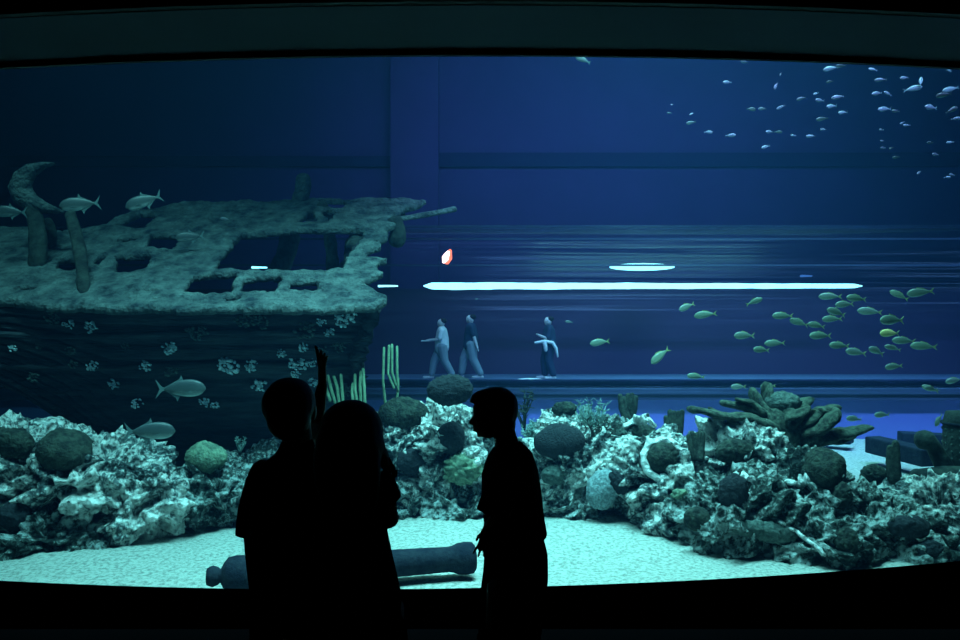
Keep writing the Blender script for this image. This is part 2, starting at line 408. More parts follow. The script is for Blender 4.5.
# ------------------------------------------------------------------ shipwreck
ship = empty('shipwreck', (-5, 12.5, FLOOR_Z))
tag(ship, 'sunken wooden ship leaning on its side with green overgrown broken deck', 'shipwreck')
DZ, DY, SL = 2.05, 11.0, .545
def deck_uv(px, py):
    k = (320 - py) / F
    Y = (CH - DZ + SL * DY) / (SL - k)
    return ((px - 480) / F * Y, Y)
def inside(p, poly):
    x, y = p; c = False; n = len(poly)
    for i in range(n):
        x1, y1 = poly[i]; x2, y2 = poly[(i + 1) % n]
        if (y1 > y) != (y2 > y) and x < (x2 - x1) * (y - y1) / (y2 - y1) + x1: c = not c
    return c
outline = [(-160, 296), (-60, 298), (0, 300), (50, 304), (110, 307), (240, 307), (345, 307), (378, 304), (389, 293), (372, 288), (362, 286), (372, 277), (383, 270),
           (374, 264), (385, 257), (364, 255), (374, 248), (381, 244), (374, 241), (390, 236), (385, 228), (398, 222), (390, 218), (400, 211), (412, 206), (426, 199), (392, 197), (300, 198), (240, 200), (182, 203), (140, 209),
           (118, 214), (104, 224), (62, 229), (30, 226), (-60, 228), (-160, 232)]
holes = [[(243, 233), (300, 228), (366, 229), (352, 247), (340, 268), (213, 268), (226, 250)],
         [(246, 277), (283, 274), (275, 290), (238, 290)], [(290, 279), (315, 279), (324, 289), (288, 289)],
         [(193, 274), (236, 272), (229, 291), (183, 291)], [(222, 296), (232, 294), (243, 294.5), (240, 297.5), (224, 298)],
         [(152, 233), (183, 233), (172, 248), (146, 247)], [(118, 254), (150, 254), (146, 268), (116, 270)],
         [(58, 258), (79, 258), (73, 269), (56, 268)], [(20, 284), (38, 283), (36, 288), (10, 289)],
         [(116, 224), (140, 212), (156, 213), (147, 226)], [(298, 221), (312, 209), (317, 220)], [(322, 209), (336, 211), (329, 220)],
         [(318, 199), (352, 199), (340, 208), (324, 206)], [(92, 260), (106, 254), (110, 256), (98, 264)], [(135, 289), (158, 289), (156, 291), (138, 291)],
         [(110, 240), (136, 234), (140, 236), (122, 242)]]
O2 = [deck_uv(*p) for p in outline]; H2 = [[deck_uv(*p) for p in h] for h in holes]
cell = .032
x0 = min(p[0] for p in O2); x1 = max(p[0] for p in O2); y0 = min(p[1] for p in O2); y1 = max(p[1] for p in O2)
cx = int((x1 - x0) / cell) + 2; cy = int((y1 - y0) / cell) + 2
keep = {}
for j in range(cy):
    for i in range(cx):
        x = x0 + i * cell; y = y0 + j * cell
        q = (x + .07 * noise.noise((x * 3, y * 5, 0)) + .02 * noise.noise((x * 15, y * 15, 9)), y + .04 * noise.noise((x * 3, y * 3, 7)))
        if inside(q, O2) and not any(inside(q, h) for h in H2): keep[(i, j)] = 1
vid = {}; V = []; Fc = []
def dv(i, j, lo):
    k = (i, j, lo)
    if k not in vid:
        x = x0 + (i - .5) * cell; y = y0 + (j - .5) * cell
        b = .05 * noise.noise((x * 2, y * 2, 1)) + .035 * noise.noise((x * 9, y * 9, 2)) + .035 * noise.noise((x * 1.1, y * 9, 12))
        z = DZ + SL * (y - DY) + (b if not lo else b * .3 - .13)
        vid[k] = len(V); V.append((x, y, z))
    return vid[k]
for (i, j) in keep:
    Fc.append((dv(i, j, 0), dv(i + 1, j, 0), dv(i + 1, j + 1, 0), dv(i, j + 1, 0)))
    Fc.append((dv(i, j, 1), dv(i, j + 1, 1), dv(i + 1, j + 1, 1), dv(i + 1, j, 1)))
    for di, dj, a, b in ((-1, 0, (0, 1), (0, 0)), (1, 0, (1, 0), (1, 1)), (0, -1, (0, 0), (1, 0)), (0, 1, (1, 1), (0, 1))):
        if (i + di, j + dj) not in keep:
            Fc.append((dv(i + a[0], j + a[1], 0), dv(i + a[0], j + a[1], 1), dv(i + b[0], j + b[1], 1), dv(i + b[0], j + b[1], 0)))
dk = MB().add(V, Fc).build('deck', M['deck'], ship)
m_ = dk.modifiers.new('sm', 'SMOOTH'); m_.factor = .5; m_.iterations = 3
def DP(px, py, off=0):
    u = deck_uv(px, py); return Vector((u[0], u[1], DZ + SL * (u[1] - DY) + off))
def part(name, fn, m, smooth=False):
    mb = MB(); fn(mb); return mb.build(name, m, ship, smooth=smooth)
for a, b in (((180, 204), (405, 203)),):
    part('deck_beam', lambda mb: mb.obox(DP(*a, -.24), DP(*b, -.24), .2, .18), M['beam'])
# rough timbers: tubes with irregular radius
def timber(name, p, q, r, m=M['beam'], bend=.05, n=14, flat=.7):
    mb = MB(); p = Vector(p); q = Vector(q); pts = []; rad = []
    for i in range(n + 1):
        t = i / n; c = p.lerp(q, t) + Vector((bend * math.sin(t * PI), 0, 0)); pts.append(c)
        rr = r * (1 + .22 * noise.noise((c.x * 3, c.y, c.z * 5))); rad.append((rr, rr * flat))
    return mb.tube(pts, rad, n=9, side=(1, 0, 0)).build(name, m, ship)
timber('mast_stub', DP(297, 200, -.1), P(303, 178, DP(297, 200).y), .16, M['deck'])
timber('mast_stub', P(290, 236, 15.0), P(276, 275, 15.0), .20)
timber('mast_stub', P(322, 205, 14.6), P(333, 274, 14.6), .12)
timber('post', P(33, 208, 12.4), P(37, 268, 12.2), .14)
timber('post', P(70, 214, 12.4), P(84, 293, 11.4), .10)
timber('post', P(47, 222, 12.8), P(50, 244, 12.8), .10)
timber('spar', DP(395, 212, -.15), P(455, 209, DP(395, 212).y + .2), .07, M['deck'], flat=.5)
timber('hanging_block', P(394, 222, 13.9), P(396, 242, 13.9), .15)
timber('post', P(358, 228, 14), P(352, 246, 13.5), .12)
# crescent shaped stem piece
mb = MB(); pts = []; rad = []
for px, py, wd in ((54, 163.5, .8), (44, 165, 3), (34, 170, 6.5), (26, 178, 9.5), (22.5, 187, 11), (26, 196, 10.5), (35, 203, 8), (48, 208, 5), (63, 212, 1.5)):
    pts.append(P(px - 2.5 * (wd > 4), py, 12.4)); rad.append((wd * 1.18 * 12.4 / F, .10 if wd > 3 else .05))
mb.tube(pts, [(r[1], r[0] * .95) for r in rad], n=12, side=(0, 1, 0)).build('curved_stem_timber', M['deck'], ship)
# hull
def zbot(X):
    px = 480 + X / 12.0 * F
    tb = [(-400, 1.2), (0, 1.0), (40, .6), (80, .03), (130, -1.3), (900, -1.35)]
    for (a, za), (b, zb) in zip(tb, tb[1:]):
        if px <= b: return za + (zb - za) * max(0, (px - a)) / (b - a)
    return -1.35
vs = []; fs = []; nr = 68; ns = 150
HB = {}
for j in range(nr + 1):
    t = j / nr; plank = int(t * 12); fr = t * 12 - plank
    for i in range(ns + 1):
        s = i / ns
        xe = -1.48 - .75 * t - .12 * math.sin(t * 7)
        if s < .8:
            x = -11 + (xe + 11) * (s / .8); yo = 0
        else:
            u = (s - .8) / .2; x = xe - .9 * u; yo = 3.4 * u ** 1.3
        if s < .8: yo += .35 * max(0, (s - .5) / .3) ** 2 * .5
        z = 2.0 + (zbot(x if s < .8 else xe) - 2.0) * t
        z += SL * yo * (1 - t) * .95 if s >= .8 else 0
        tt = (2.0 - z) / 3.3 if s < .8 else t
        y = 11.15 + 1.5 * max(0, tt) ** 1.4 + yo
        groove = -.05 if fr < .14 else .03 * fr
        d = groove + .06 * noise.noise((x * 1.2, z * 2, 0)) + .03 * noise.noise((x * 6, z * 9, 1))
        vs.append((x + (d if s >= .8 else 0), y - (d if s < .8 else 0), z))
for j in range(nr):
    for i in range(ns):
        a = j * (ns + 1) + i; fs.append((a, a + ns + 1, a + ns + 2, a + 1))
hull = MB().add(vs, fs).build('hull', M['hull'], ship)
m_ = hull.modifiers.new('thick', 'SOLIDIFY'); m_.thickness = .1; m_.offset = -1
def bvh_of(o, voff=None):
    off = world_loc(o); me = o.data
    return BVHTree.FromPolygons([v.co + off for v in me.vertices], [p.vertices[:] for p in me.polygons])
hb = bvh_of(hull); CAM = Vector((0, 0, CH))
def cast(b, px, py):
    d = (P(px, py, 1) - CAM).normalized(); r = b.ray_cast(CAM, d); return r[0], r[1]
# thick wales and ribs on the hull
for py0 in (334, 366):
    pts = []
    for px in range(-60, 376, 12):
        h, n_ = cast(hb, px, py0 + 2 * math.sin(px * .02))
        if h: pts.append(h)
    if len(pts) > 3: MB().tube(pts, .05, n=6, ends=False).build('wale', M['hull'], ship)
# growth on the hull, each patch a little colony of lobes
patches = [(54, 318, 8, .5), (70, 324, 6, .9), (92, 327, 7, .8), (14, 347, 5, .9), (72, 351, 5, .6), (172, 348, 8, 1), (94, 366, 6, 1), (146, 366, 7, .8), (172, 371, 7, .5), (228, 366, 12, 1), (252, 366, 8, .7),
           (115, 384, 6, .7), (138, 403, 6, .8), (206, 402, 6, .9), (216, 405, 5, .8), (35, 377, 6, .3), (245, 320, 9, .5), (262, 322, 9, .6), (306, 330, 11, .45), (322, 322, 5, 1), (330, 332, 6, 1),
           (345, 320, 10, .9), (350, 312, 8, .7), (282, 353, 5, 1.1), (304, 347, 6, .9), (298, 364, 9, 1.1), (312, 362, 6, 1), (296, 374, 5, .9), (260, 385, 8, .7), (314, 383, 6, .9), (384, 318, 6, .8), (322, 350, 7, .5), (340, 345, 9, .4), (357, 356, 8, .4), (75, 364, 5, .5), (200, 333, 9, .35), (128, 345, 6, .4), (40, 346, 4, .6), (190, 331, 4, .6), (345, 390, 9, .4)]
for i, (px, py, r, br) in enumerate(patches):
    h, n_ = cast(hb, px, py)
    if not h: continue
    rnd = random.Random(i); mb = MB(); R = r * h.y / F
    for k in range(int(12 + r * 2.6)):
        a = rnd.random() * 2 * PI; q = rnd.random() ** .6 * R
        rr = R * rnd.uniform(.05, .17) + .004
        mb.ell(h + Vector((math.cos(a) * q, -.03 - rnd.random() * .04, math.sin(a) * q * .8)), (rr * 1.4, rr, rr * .8), (rnd.random(), rnd.random(), rnd.random()), 7, 5)
    mb.build('growth_patch', M['patch'] if br > .65 else M['greycoral'], ship)

# ------------------------------------------------------------------ reef rocks
rocks = []
def rock(px, py, hw, hh, Y, dep, m, label, sub=6, seed=0, amp=.26, base=None):
    import bmesh
    c = P(px, py, Y); rx = hw * Y / F; rz = hh * Y / F
    bm = bmesh.new(); bmesh.ops.create_icosphere(bm, subdivisions=sub, radius=1)
    s = Vector((seed * 3.7, seed * 1.3, seed * 7.1)); big = max(rx, rz)
    out = MB()
    for v in bm.verts:
        n = v.co.normalized(); q = Vector((n.x * rx, n.y * dep, n.z * rz))
        d = noise.noise(q * 1.6 + s) * amp * 1.15 * min(big, 1.0)
        w_ = nvec(q * 2.5 + s) * .35
        d += (abs(noise.noise(q * 4.2 + s + w_)) * -1 + .25) * .34
        vd = noise.voronoi(q * 5.2 + s + w_, distance_metric='DISTANCE')[0]
        d += (vd[1] - vd[0]) * .16 - .07
        d += noise.noise(q * 13 + s) * .05
        pit = noise.noise(q * 3.3 - s * 2 + w_)
        if pit > .2: d -= min(.3, (pit - .2) * 1.6)
        out.v.append(tuple(c + q + n * d))
    out.f = [tuple(v.index for v in f.verts) for f in bm.faces]; bm.free()
    o = out.build('reef_rock', M[m], loc=Vector((c.x, c.y, FLOOR_Z)))
    tag(o, label, 'rock', 'reef rocks in the tank'); rocks.append(o); return o
RK = [
 (8, 478, 62, 62, 10.6, 1.0, 'rockA', 'tall mottled reef rock at the left end of the window', 6),
 (92, 482, 72, 50, 10.6, 1.0, 'rockA', 'big pale-crusted reef rock with deep pits under the shipwreck bow', 6),
 (48, 532, 82, 34, 10.2, .9, 'rockB', 'low dark reef rock at the foot of the left mound', 6),
 (150, 505, 52, 42, 10.6, .8, 'rockA', 'white-streaked reef rock sloping down to the sand on the left mound', 6),
 (212, 492, 46, 38, 11.2, .8, 'rockB', 'reef rock under the light green brain coral', 6),
 (275, 490, 56, 42, 11.6, .8, 'rockB', 'reef rock behind the person with raised hand', 5),
 (335, 492, 46, 46, 12.0, .8, 'rockB', 'reef rock behind the long-haired person', 5),
 (405, 458, 44, 50, 12.2, .8, 'rockA', 'white-crusted reef rock under the tall pale tube sponges', 6),
 (398, 502, 44, 26, 11.8, .7, 'rockB', 'low dark reef rock in front of the white-crusted middle rock', 6),
 (452, 455, 46, 55, 12.1, .9, 'rockA', 'high reef rock topped by a dark dome beside the boy', 6),
 (455, 503, 44, 22, 11.8, .7, 'rockB', 'low reef rock on the sand in front of the high middle rock', 6),
 (506, 478, 36, 46, 12.3, .7, 'rockB', 'reef rock hidden mostly behind the boy', 5),
 (572, 468, 45, 52, 12.0, .8, 'rockA', 'reef rock carrying the big dark oval coral', 6),
 (575, 506, 42, 21, 11.7, .6, 'rockB', 'low greyish reef rock on sand right of the boy', 6),
 (566, 432, 34, 22, 12.6, .6, 'rockA', 'reef rock rising behind the big dark oval coral, against the plinth', 5),
 (615, 455, 34, 36, 12.4, .7, 'rockB', 'dim reef rock under the feathery bush coral', 5),
 (655, 478, 54, 46, 11.4, .9, 'rockA', 'brightest white reef rock at the middle of the right mound', 6),
 (668, 520, 42, 28, 10.9, .7, 'rockA', 'blue-white reef rock at the sand edge of the right mound', 6),
 (742, 462, 50, 44, 11.2, .8, 'rockA', 'pale knobbly reef rock under the branching coral', 6),
 (735, 515, 68, 46, 10.2, .9, 'rockB', 'large layered dark reef rock above the sand on the right', 6),
 (803, 490, 42, 40, 10.6, .9, 'rockB', 'dark reef rock behind the tall brown dome coral', 6),
 (808, 540, 68, 36, 9.8, .8, 'rockB', 'wide dark reef rock lying closest to the glass', 6),
 (872, 522, 50, 36, 10.2, .9, 'rockB', 'mottled reef rock under the small round dome coral', 6),
 (940, 515, 52, 38, 10.4, .9, 'rockA', 'white-spotted reef rock below the dark cask', 6),
 (905, 552, 66, 24, 9.9, .7, 'rockB', 'low dark reef rock in the right corner of the window', 6),
]
for i, (px, py, hw, hh, Y, dep, m, lab, sub) in enumerate(RK):
    rock(px, py, hw, hh, Y, dep, m, lab, sub, seed=i + 1)
allv = []; allf = []
for o in rocks:
    n0 = len(allv); off = world_loc(o)
    allv += [v.co + off for v in o.data.vertices]; allf += [tuple(k + n0 for k in p.vertices) for p in o.data.polygons]
RB = BVHTree.FromPolygons(allv, allf)
def onrock(px, py, Y=11.0):
    h, n_ = cast(RB, px, py)
    return h if h else P(px, py, Y)

# rounded corals
def dome(px, py, hw, hh, m, label, cat='coral', depth=None, ridg=.02, name='brain_coral', tilt=0, push=.25):
    c = onrock(px, py); Y = c.y; rx = hw * Y / F; rz = hh * Y / F; dep = depth or min(rx, rz) * .8
    ys = sorted(h.y for h in (cast(RB, px + a * hw * .7, py + b_ * hh * .7)[0] for a in (-1, 0, 1) for b_ in (-1, 0, 1)) if h is not None and abs(h.y - Y) < .8)
    yc = min(Y + dep * push, ys[1] + dep * .55) if len(ys) > 3 else Y + dep * push
    c = P(px, py, yc)
    mb = MB().ell((0, 0, 0), (1, 1, 1), nu=64, nv=40)
    R = Euler((0, tilt, 0)).to_matrix(); out = []
    for v in mb.v:
        q = Vector((v[0] * rx, v[1] * dep, v[2] * rz)); n = Vector(v)
        p_ = q + Vector((px, py, 0)) * .37
        d = .05 * noise.noise(p_ * 3.0) + ridg * abs(noise.noise(p_ * 16)) * 2
        q = R @ (q + n * d); out.append(q + c)
    mb.v = [tuple(v) for v in out]
    o = mb.build(name, M[m], loc=c)
    return tag(o, label, cat)
dome(66, 450, 25, 20, 'brain', 'dark olive dome coral on top of the left mound', depth=.4)
dome(10, 443, 22, 15, 'brain', 'dark brown-green coral mound cut by the left edge of the view')
dome(14, 516, 18, 14, 'darkcoral', 'dull round coral low on the left mound', name='round_coral')
dome(207, 457, 22, 15, 'braingreen', 'light green brain coral on the rock beside the bearded dark hull'.replace(' bearded', ''), name='brain_coral')
dome(450, 391, 21, 15, 'darkcoral', 'dark dome coral crowning the middle reef above the boy', name='dome_coral')
dome(404, 414, 24, 15, 'brain', 'olive coral mound at the base of the tall tube sponges')
dome(451, 438, 14, 16, 'darkcoral', 'round dark coral left of the boy\'s face', name='round_coral')
dome(463, 469, 17, 14, 'braingreen', 'green leafy round coral in front of the boy\'s chest', name='round_coral', ridg=.05)
dome(410, 462, 13, 12, 'darkcoral', 'dark coral beside the hair wisps of the long-haired person', name='round_coral')
dome(560, 441, 25, 17, 'darkcoral', 'big dark oval coral right of the boy', name='oval_coral', ridg=.01, push=-.1)
dome(554, 475, 12, 10, 'greycoral', 'small round grey-green coral below the big dark oval coral', name='round_coral')
dome(645, 436, 18, 12, 'brain', 'olive coral with a white shelf above it', name='brain_coral', tilt=.2)
dome(622, 434, 8, 7, 'greycoral', 'tiny grey-green ball coral beside the feathery bush', name='round_coral')
dome(663, 459, 15, 14, 'brain', 'round brown coral ringed by a white rim', name='round_coral', ridg=.01)
c = onrock(663, 459); pts = [c + Vector((math.cos(a) * .285 + .05 * noise.noise((a * 2, 1, 0)), -.06 + .1 * math.sin(a), math.sin(a) * .265 + .05 * noise.noise((a * 2, 5, 0)))) for a in [PI * 2 * k / 30 - .5 for k in range(27)]]
tag(MB().tube(pts, [.06 + .05 * noise.noise((k * .9, 0, 0)) for k in range(27)], n=9).build('crust_ring', M['crust'], loc=c), 'white curled crust ringing the round brown coral', 'coral')
dome(603, 489, 16, 19, 'palecoral', 'pale grey speckled coral slab above the sand', name='coral_slab', tilt=.5)
dome(618, 482, 7, 12, 'darkcoral', 'dark shadowy sponge beside the pale coral slab', name='dark_sponge', tilt=-.4)
dome(735, 452, 19, 12, 'brain', 'olive dome coral under the left arms of the branching coral')
dome(697, 520, 13, 12, 'brain', 'round green-brown ball coral low on the right mound', name='ball_coral', ridg=.01)
dome(823, 469, 18, 21, 'brain', 'tall rounded brown coral head beside the open sand', depth=.35)
dome(843, 497, 9, 13, 'brain', 'small dark lobe coral below the tall brown coral head')
dome(873, 474, 12, 9, 'brain', 'small olive dome coral at the edge of the open sand')
dome(762, 531, 36, 9, 'greycoral', 'flat grey shelf coral low on the right mound', name='shelf_coral', tilt=.18)
dome(907, 526, 19, 11, 'darkcoral', 'blue-grey oval coral near the lower right corner', name='oval_coral')
dome(847, 541, 12, 14, 'brain', 'dull brown coral on the rock closest to the glass', name='round_coral')
dome(735, 492, 14, 16, 'darkcoral', 'dark lump coral in the middle of the layered rock', name='round_coral')
dome(680, 494, 8, 5, 'braingreen', 'yellow-green cup coral on the right mound', name='cup_coral')
dome(563, 409, 12, 8, 'brain', 'olive coral top beside the blue plinth gap', name='brain_coral')
dome(930, 549, 14, 9, 'darkcoral', 'dark flat coral beneath the blue-grey oval coral', name='oval_coral')
# white shelf
def shelf(pxs, r, label):
    pts = [onrock(a, b) + Vector((0, -.05, 0)) for a, b in pxs]
    tag(MB().tube([a.lerp(b, k / 6) + nvec(a.lerp(b, k / 6) * 9) * .03 for a, b in zip(pts, pts[1:]) for k in range(6)] + [pts[-1]], [(r * (1.2 + .6 * noise.noise((k * .8, r, 0))), r * .55) for k in range(6 * len(pts) - 5)], n=8, side=(0, 1, 0)).build('coral_shelf', M['crust'], loc=pts[0]), label, 'coral')
shelf([(624, 426), (634, 420), (646, 419), (652, 424)], .07, 'white coral shelf above the olive coral')
shelf([(726, 486), (738, 490), (748, 496)], .06, 'short pale coral shelf on the layered dark rock')
shelf([(733, 476), (742, 474), (752, 480)], .06, 'pale curved coral shelf under the olive dome coral')
shelf([(788, 481), (797, 484), (806, 477)], .07, 'white coral plate on the rock behind the tall coral head')
shelf([(778, 521), (795, 530), (812, 545), (822, 553)], .05, 'long thin pale coral ridge running down the right mound')
shelf([(60, 424), (48, 426), (38, 423)], .06, 'pale coral ledge at the top of the left mound')

# tube sponges
def sponges(name, stems, label, m, base, r=.024, sub='tube'):
    root = tag(empty(name, base), label, 'sponge')
    for st in stems:
        n = len(st)
        MB().tube([P(a, b, base.y + .02 * i) for i, (a, b) in enumerate(st)], [r * (1.0 - .0 * i) for i in range(n)], n=9).build(sub, M[m], root)
def bz(px, py, Y=None):
    h = onrock(px, py); return Vector((h.x, h.y, h.z))
Yb = 11.3
sponges('tube_sponge', [[(335, 402), (331, 388), (328, 376)], [(339, 402), (337, 386), (334, 377)], [(343, 402), (342, 388), (341, 375)], [(330, 400), (325, 385), (326, 380)]], 'low pale tube sponges between the raised hand and the long hair', 'tubes', P(338, 404, Yb))
sponges('tube_sponge', [[(357, 402), (355, 388), (355, 375)], [(361, 402), (360, 385), (361, 372)], [(365, 404), (364, 385), (363, 369)], [(353, 400), (352, 392), (353, 384)]], 'middle bunch of pale tube sponges above the long-haired person', 'tubes', P(360, 406, Yb))
sponges('tube_sponge', [[(385, 403), (383, 380), (384, 348)], [(394, 388), (388, 374), (389, 346)], [(396, 385), (392, 372), (392, 345)], [(398, 390), (397, 370), (397, 347)], [(396, 406), (398, 390), (398, 378)], [(388, 408), (385, 400), (384, 390)]], 'tallest bunch of pale tube sponges beside the hull end', 'tubes', P(391, 410, 12.2), r=.022)

def fingers(px, py, w, h, n, label, Y=None, rr=.06, m='finger'):
    c = onrock(px, py, 12); Y = c.y if Y is None else Y
    base = P(px, py, Y); root = tag(empty('finger_sponge', base), label, 'sponge'); rnd = random.Random(px)
    for k in range(n):
        t = (k + .5) / n * 2 - 1; hx = h * rnd.uniform(.7, 1.05)
        MB().tube([base + Vector((t * w * .3 * Y / F, rnd.uniform(-.1, .1), 0)), P(px + t * w * .75, py - hx * .5, Y), P(px + t * w, py - hx, Y)],
                  [rr * 1.2, rr, rr * .7], n=9).build('finger', M[m], root)
fingers(674, 443, 10, 30, 5, 'dark brown hand-shaped sponge standing right of the olive coral', 11.7)
fingers(696, 457, 9, 28, 5, 'cluster of dark upright finger sponges left of the branching coral', 10.8, .05)
fingers(628, 420, 10, 24, 5, 'dark lobed sponge against the blue plinth behind the reef', 12.6)
fingers(893, 478, 5, 34, 2, 'dark forked sponge standing on the rock beside the small dome coral', 10.9, .075)

# elkhorn coral
elk = tag(empty('branching_coral', P(785, 455, 11.4)), 'big brown antler-shaped branching coral on top of the right mound', 'coral')
def antler(pts, r0, r1, Y=11.4, fl=.45, dy=0.0, side=(0, 1, 0)):
    n = len(pts); P3 = []
    for i, (a, b) in enumerate(pts): P3.append(P(a, b, Y + dy * i / (n - 1)))
    fine = []; rad = []
    for i in range(n - 1):
        for k in range(5):
            t = k / 5; fine.append(P3[i].lerp(P3[i + 1], t)); u = (i + t) / (n - 1); rad.append(r0 + (r1 - r0) * u)
    fine.append(P3[-1]); rad.append(r1)
    fine = [p + nvec(p * 3) * .04 for p in fine]; rad = [r * 1.35 for r in rad]
    rad = [(r * (1.25 + .3 * noise.noise(p * 5)), r * fl * (1 + .4 * noise.noise(p * 7))) for r, p in zip(rad, fine)]
    MB().tube(fine, rad, n=10, side=side).build('branch', M['elk'], elk)
antler([(790, 462), (786, 440), (776, 424)], .22, .2, fl=.9)
antler([(790, 462), (796, 446), (806, 436)], .2, .16, fl=.9)
antler([(780, 432), (752, 418), (728, 416), (693, 410)], .15, .09, dy=-.4)
antler([(728, 416), (716, 411), (712, 409)], .08, .05, dy=-.2)
antler([(776, 428), (762, 414), (742, 406), (722, 403)], .16, .09, dy=.3)
antler([(762, 414), (750, 402), (737, 398)], .12, .06, dy=.1)
antler([(770, 420), (760, 405), (752, 393)], .12, .09, dy=.5)
antler([(778, 425), (775, 405), (768, 394), (764, 390)], .14, .1, dy=.5)
antler([(785, 425), (796, 410), (800, 404)], .2, .14, dy=.2)
antler([(785, 430), (808, 418), (822, 410), (836, 408)], .16, .08, dy=.2)
antler([(822, 411), (832, 413), (838, 418)], .07, .05, dy=.1)
antler([(790, 438), (812, 430), (826, 424), (836, 416)], .16, .1, dy=-.3)
antler([(800, 442), (826, 436), (848, 432), (866, 427)], .17, .1, dy=.6)
antler([(800, 440), (822, 428), (833, 419), (836, 412)], .13, .08, dy=-.1)
antler([(775, 436), (758, 430), (742, 424), (730, 422)], .14, .06, dy=-.3)
antler([(795, 446), (815, 444), (840, 440), (850, 436)], .12, .06, dy=.8)
antler([(782, 428), (790, 416), (806, 412)], .14, .08, dy=-.5)
dome(783, 400, 15, 12, 'greycoral', 'green-grey rounded coral head perched on top of the branching coral', name='perched_coral', depth=.3)
o_ = bpy.data.objects['perched_coral']; o_.location = P(783, 402, 11.5)

# feathery bush corals and twigs
def bush(px, py, w, h, n, label, m='fan', Y=12.2, r=.012):
    base = P(px, py, Y); root = tag(empty('feathery_coral', base), label, 'coral'); rnd = random.Random(px * 3 + n); mb = MB()
    for k in range(n):
        a = rnd.uniform(-1, 1); e = rnd.uniform(.5, 1)
        p = base.copy(); d = Vector((a * w / h, rnd.uniform(-.4, .4), 1)).normalized(); L = h * Y / F * e / 6; pts = [p]
        for s in range(6):
            p = p + d * L; d = (d + Vector((rnd.uniform(-.25, .25), rnd.uniform(-.25, .25), rnd.uniform(-.05, .1)))).normalized(); pts.append(p)
            if s > 1:
                for q in range(3):
                    e2 = p + Vector((rnd.uniform(-1, 1), rnd.uniform(-.6, .6), rnd.uniform(-.2, 1))) * L * .9
                    mb.tube([p, e2], [r * .8, r * .4], n=4, ends=False)
        mb.tube(pts, [r * 1.6 * (1 - .1 * s) for s in range(7)], n=5, ends=False)
    mb.build('branches', M[m], root)
bush(590, 446, 26, 46, 60, 'feathery pale bush coral right of the big dark oval coral', r=.009)
bush(598, 452, 20, 34, 30, 'darker bush coral at the foot of the feathery one', 'finger', 11.8)
bush(524, 432, 10, 44, 9, 'thin bare twig coral rising behind the boy\'s head', 'finger', 12.6)
bush(530, 446, 14, 26, 24, 'small grey bush coral just behind the boy\'s neck', 'fan', 12.4, .014)
bush(240, 452, 12, 16, 14, 'small feathery tuft left of the person with raised hand', 'fan', 11.6, .012)

# wreck timbers, cask and sunken pot on the far sand
def plank(px0, py0, px1, py1, Y0, Y1, t, label):
    a = P(px0, py0, Y0); b = P(px1, py1, Y1)
    mb = MB().obox(a, b, .38, t); o = mb.build('timber', M['iron'], loc=a, smooth=False)
    m = o.modifiers.new('b', 'BEVEL'); m.width = .03; m.segments = 2
    tag(o, label, 'timber', 'timbers on the far sand')
plank(872, 444, 930, 458, 15.6, 14.2, .34, 'squared dark timber lying slanted on the far sand')
plank(899, 438, 975, 442, 17.4, 17.0, .30, 'dark timber lying flat on sand in front of the blue plinth')
plank(822, 438, 852, 438, 17.6, 17.2, .26, 'dark timber end showing behind the branching coral')
def stump(pts, r, label, Y):
    P3 = [P(a, b, Y) for a, b in pts]
    tag(MB().tube(P3, r, n=12).build('driftwood', M['beam'], loc=P3[0]), label, 'driftwood')
stump([(950, 478), (942, 462), (933, 446), (925, 440)], [.14, .13, .11, .16], 'dark bent driftwood branch leaning beside the cask', 11.4)
stump([(966, 486), (940, 484), (918, 476)], [.30, .28, .12], 'dark rounded log lying under the cask', 11.2)
# cask
cask = tag(empty('cask', P(968, 480, 11.6)), 'dark upright perforated cask at the right edge of the view', 'cask')
mb = MB(); cc = P(968, 480, 11.6)
pr = [(.0, .26), (.12, .30), (.5, .345), (.9, .34), (1.05, .30)]
mb.tube([cc + Vector((0, 0, z)) for z, r in pr], [r for z, r in pr], n=28, ends=False); mb.build('body', M['beam'], cask)
for z, r in ((.14, .315), (.88, .352)):
    MB().tube([cc + Vector((math.cos(a) * r, math.sin(a) * r, z)) for a in [2 * PI * k / 28 for k in range(29)]], .022, n=6, ends=False).build('hoop', M['iron'], cask)
mb = MB()
for k in range(28):
    for j in range(6):
        a = 2 * PI * (k + .5 * (j % 2)) / 28 if 0 else 2 * PI * k / 18
        z = .24 + j * .11
        if k < 18: mb.ell(cc + Vector((math.cos(a) * .345, math.sin(a) * .345, z)), (.018, .018, .018), nu=6, nv=4)
mb.build('studs', M['greycoral'], cask)

# cannon on the sand
can = tag(empty('cannon', P(340, 560, 9.2)), 'dark iron cannon lying on the sand behind the group of visitors', 'cannon')
A = P(231, 575, 8.2); B = P(475, 557.5, 8.7)
ax = (B - A).normalized(); Lc = (B - A).length
prof = [(-.26, .03), (-.25, .09), (-.19, .115), (-.13, .09), (-.11, .07), (-.07, .14), (-.03, .19), (.05, .205), (.16, .20), (.2, .18), (.8, .17), (.85, .185), (.9, .165), (1.6, .155), (2.2, .145), (Lc - .32, .14), (Lc - .26, .15), (Lc - .2, .175), (Lc - .1, .185), (Lc - .03, .175), (Lc, .14), (Lc, .07), (Lc - .1, .07)]
MB().tube([A + ax * t for t, r in prof], [r for t, r in prof], n=30, ends=False).build('barrel', M['iron'], can)
MB().tube([A + ax * 1.35 + Vector((0, -.3, 0)), A + ax * 1.35 + Vector((0, .3, 0))], .06, n=14).build('trunnion', M['iron'], can)

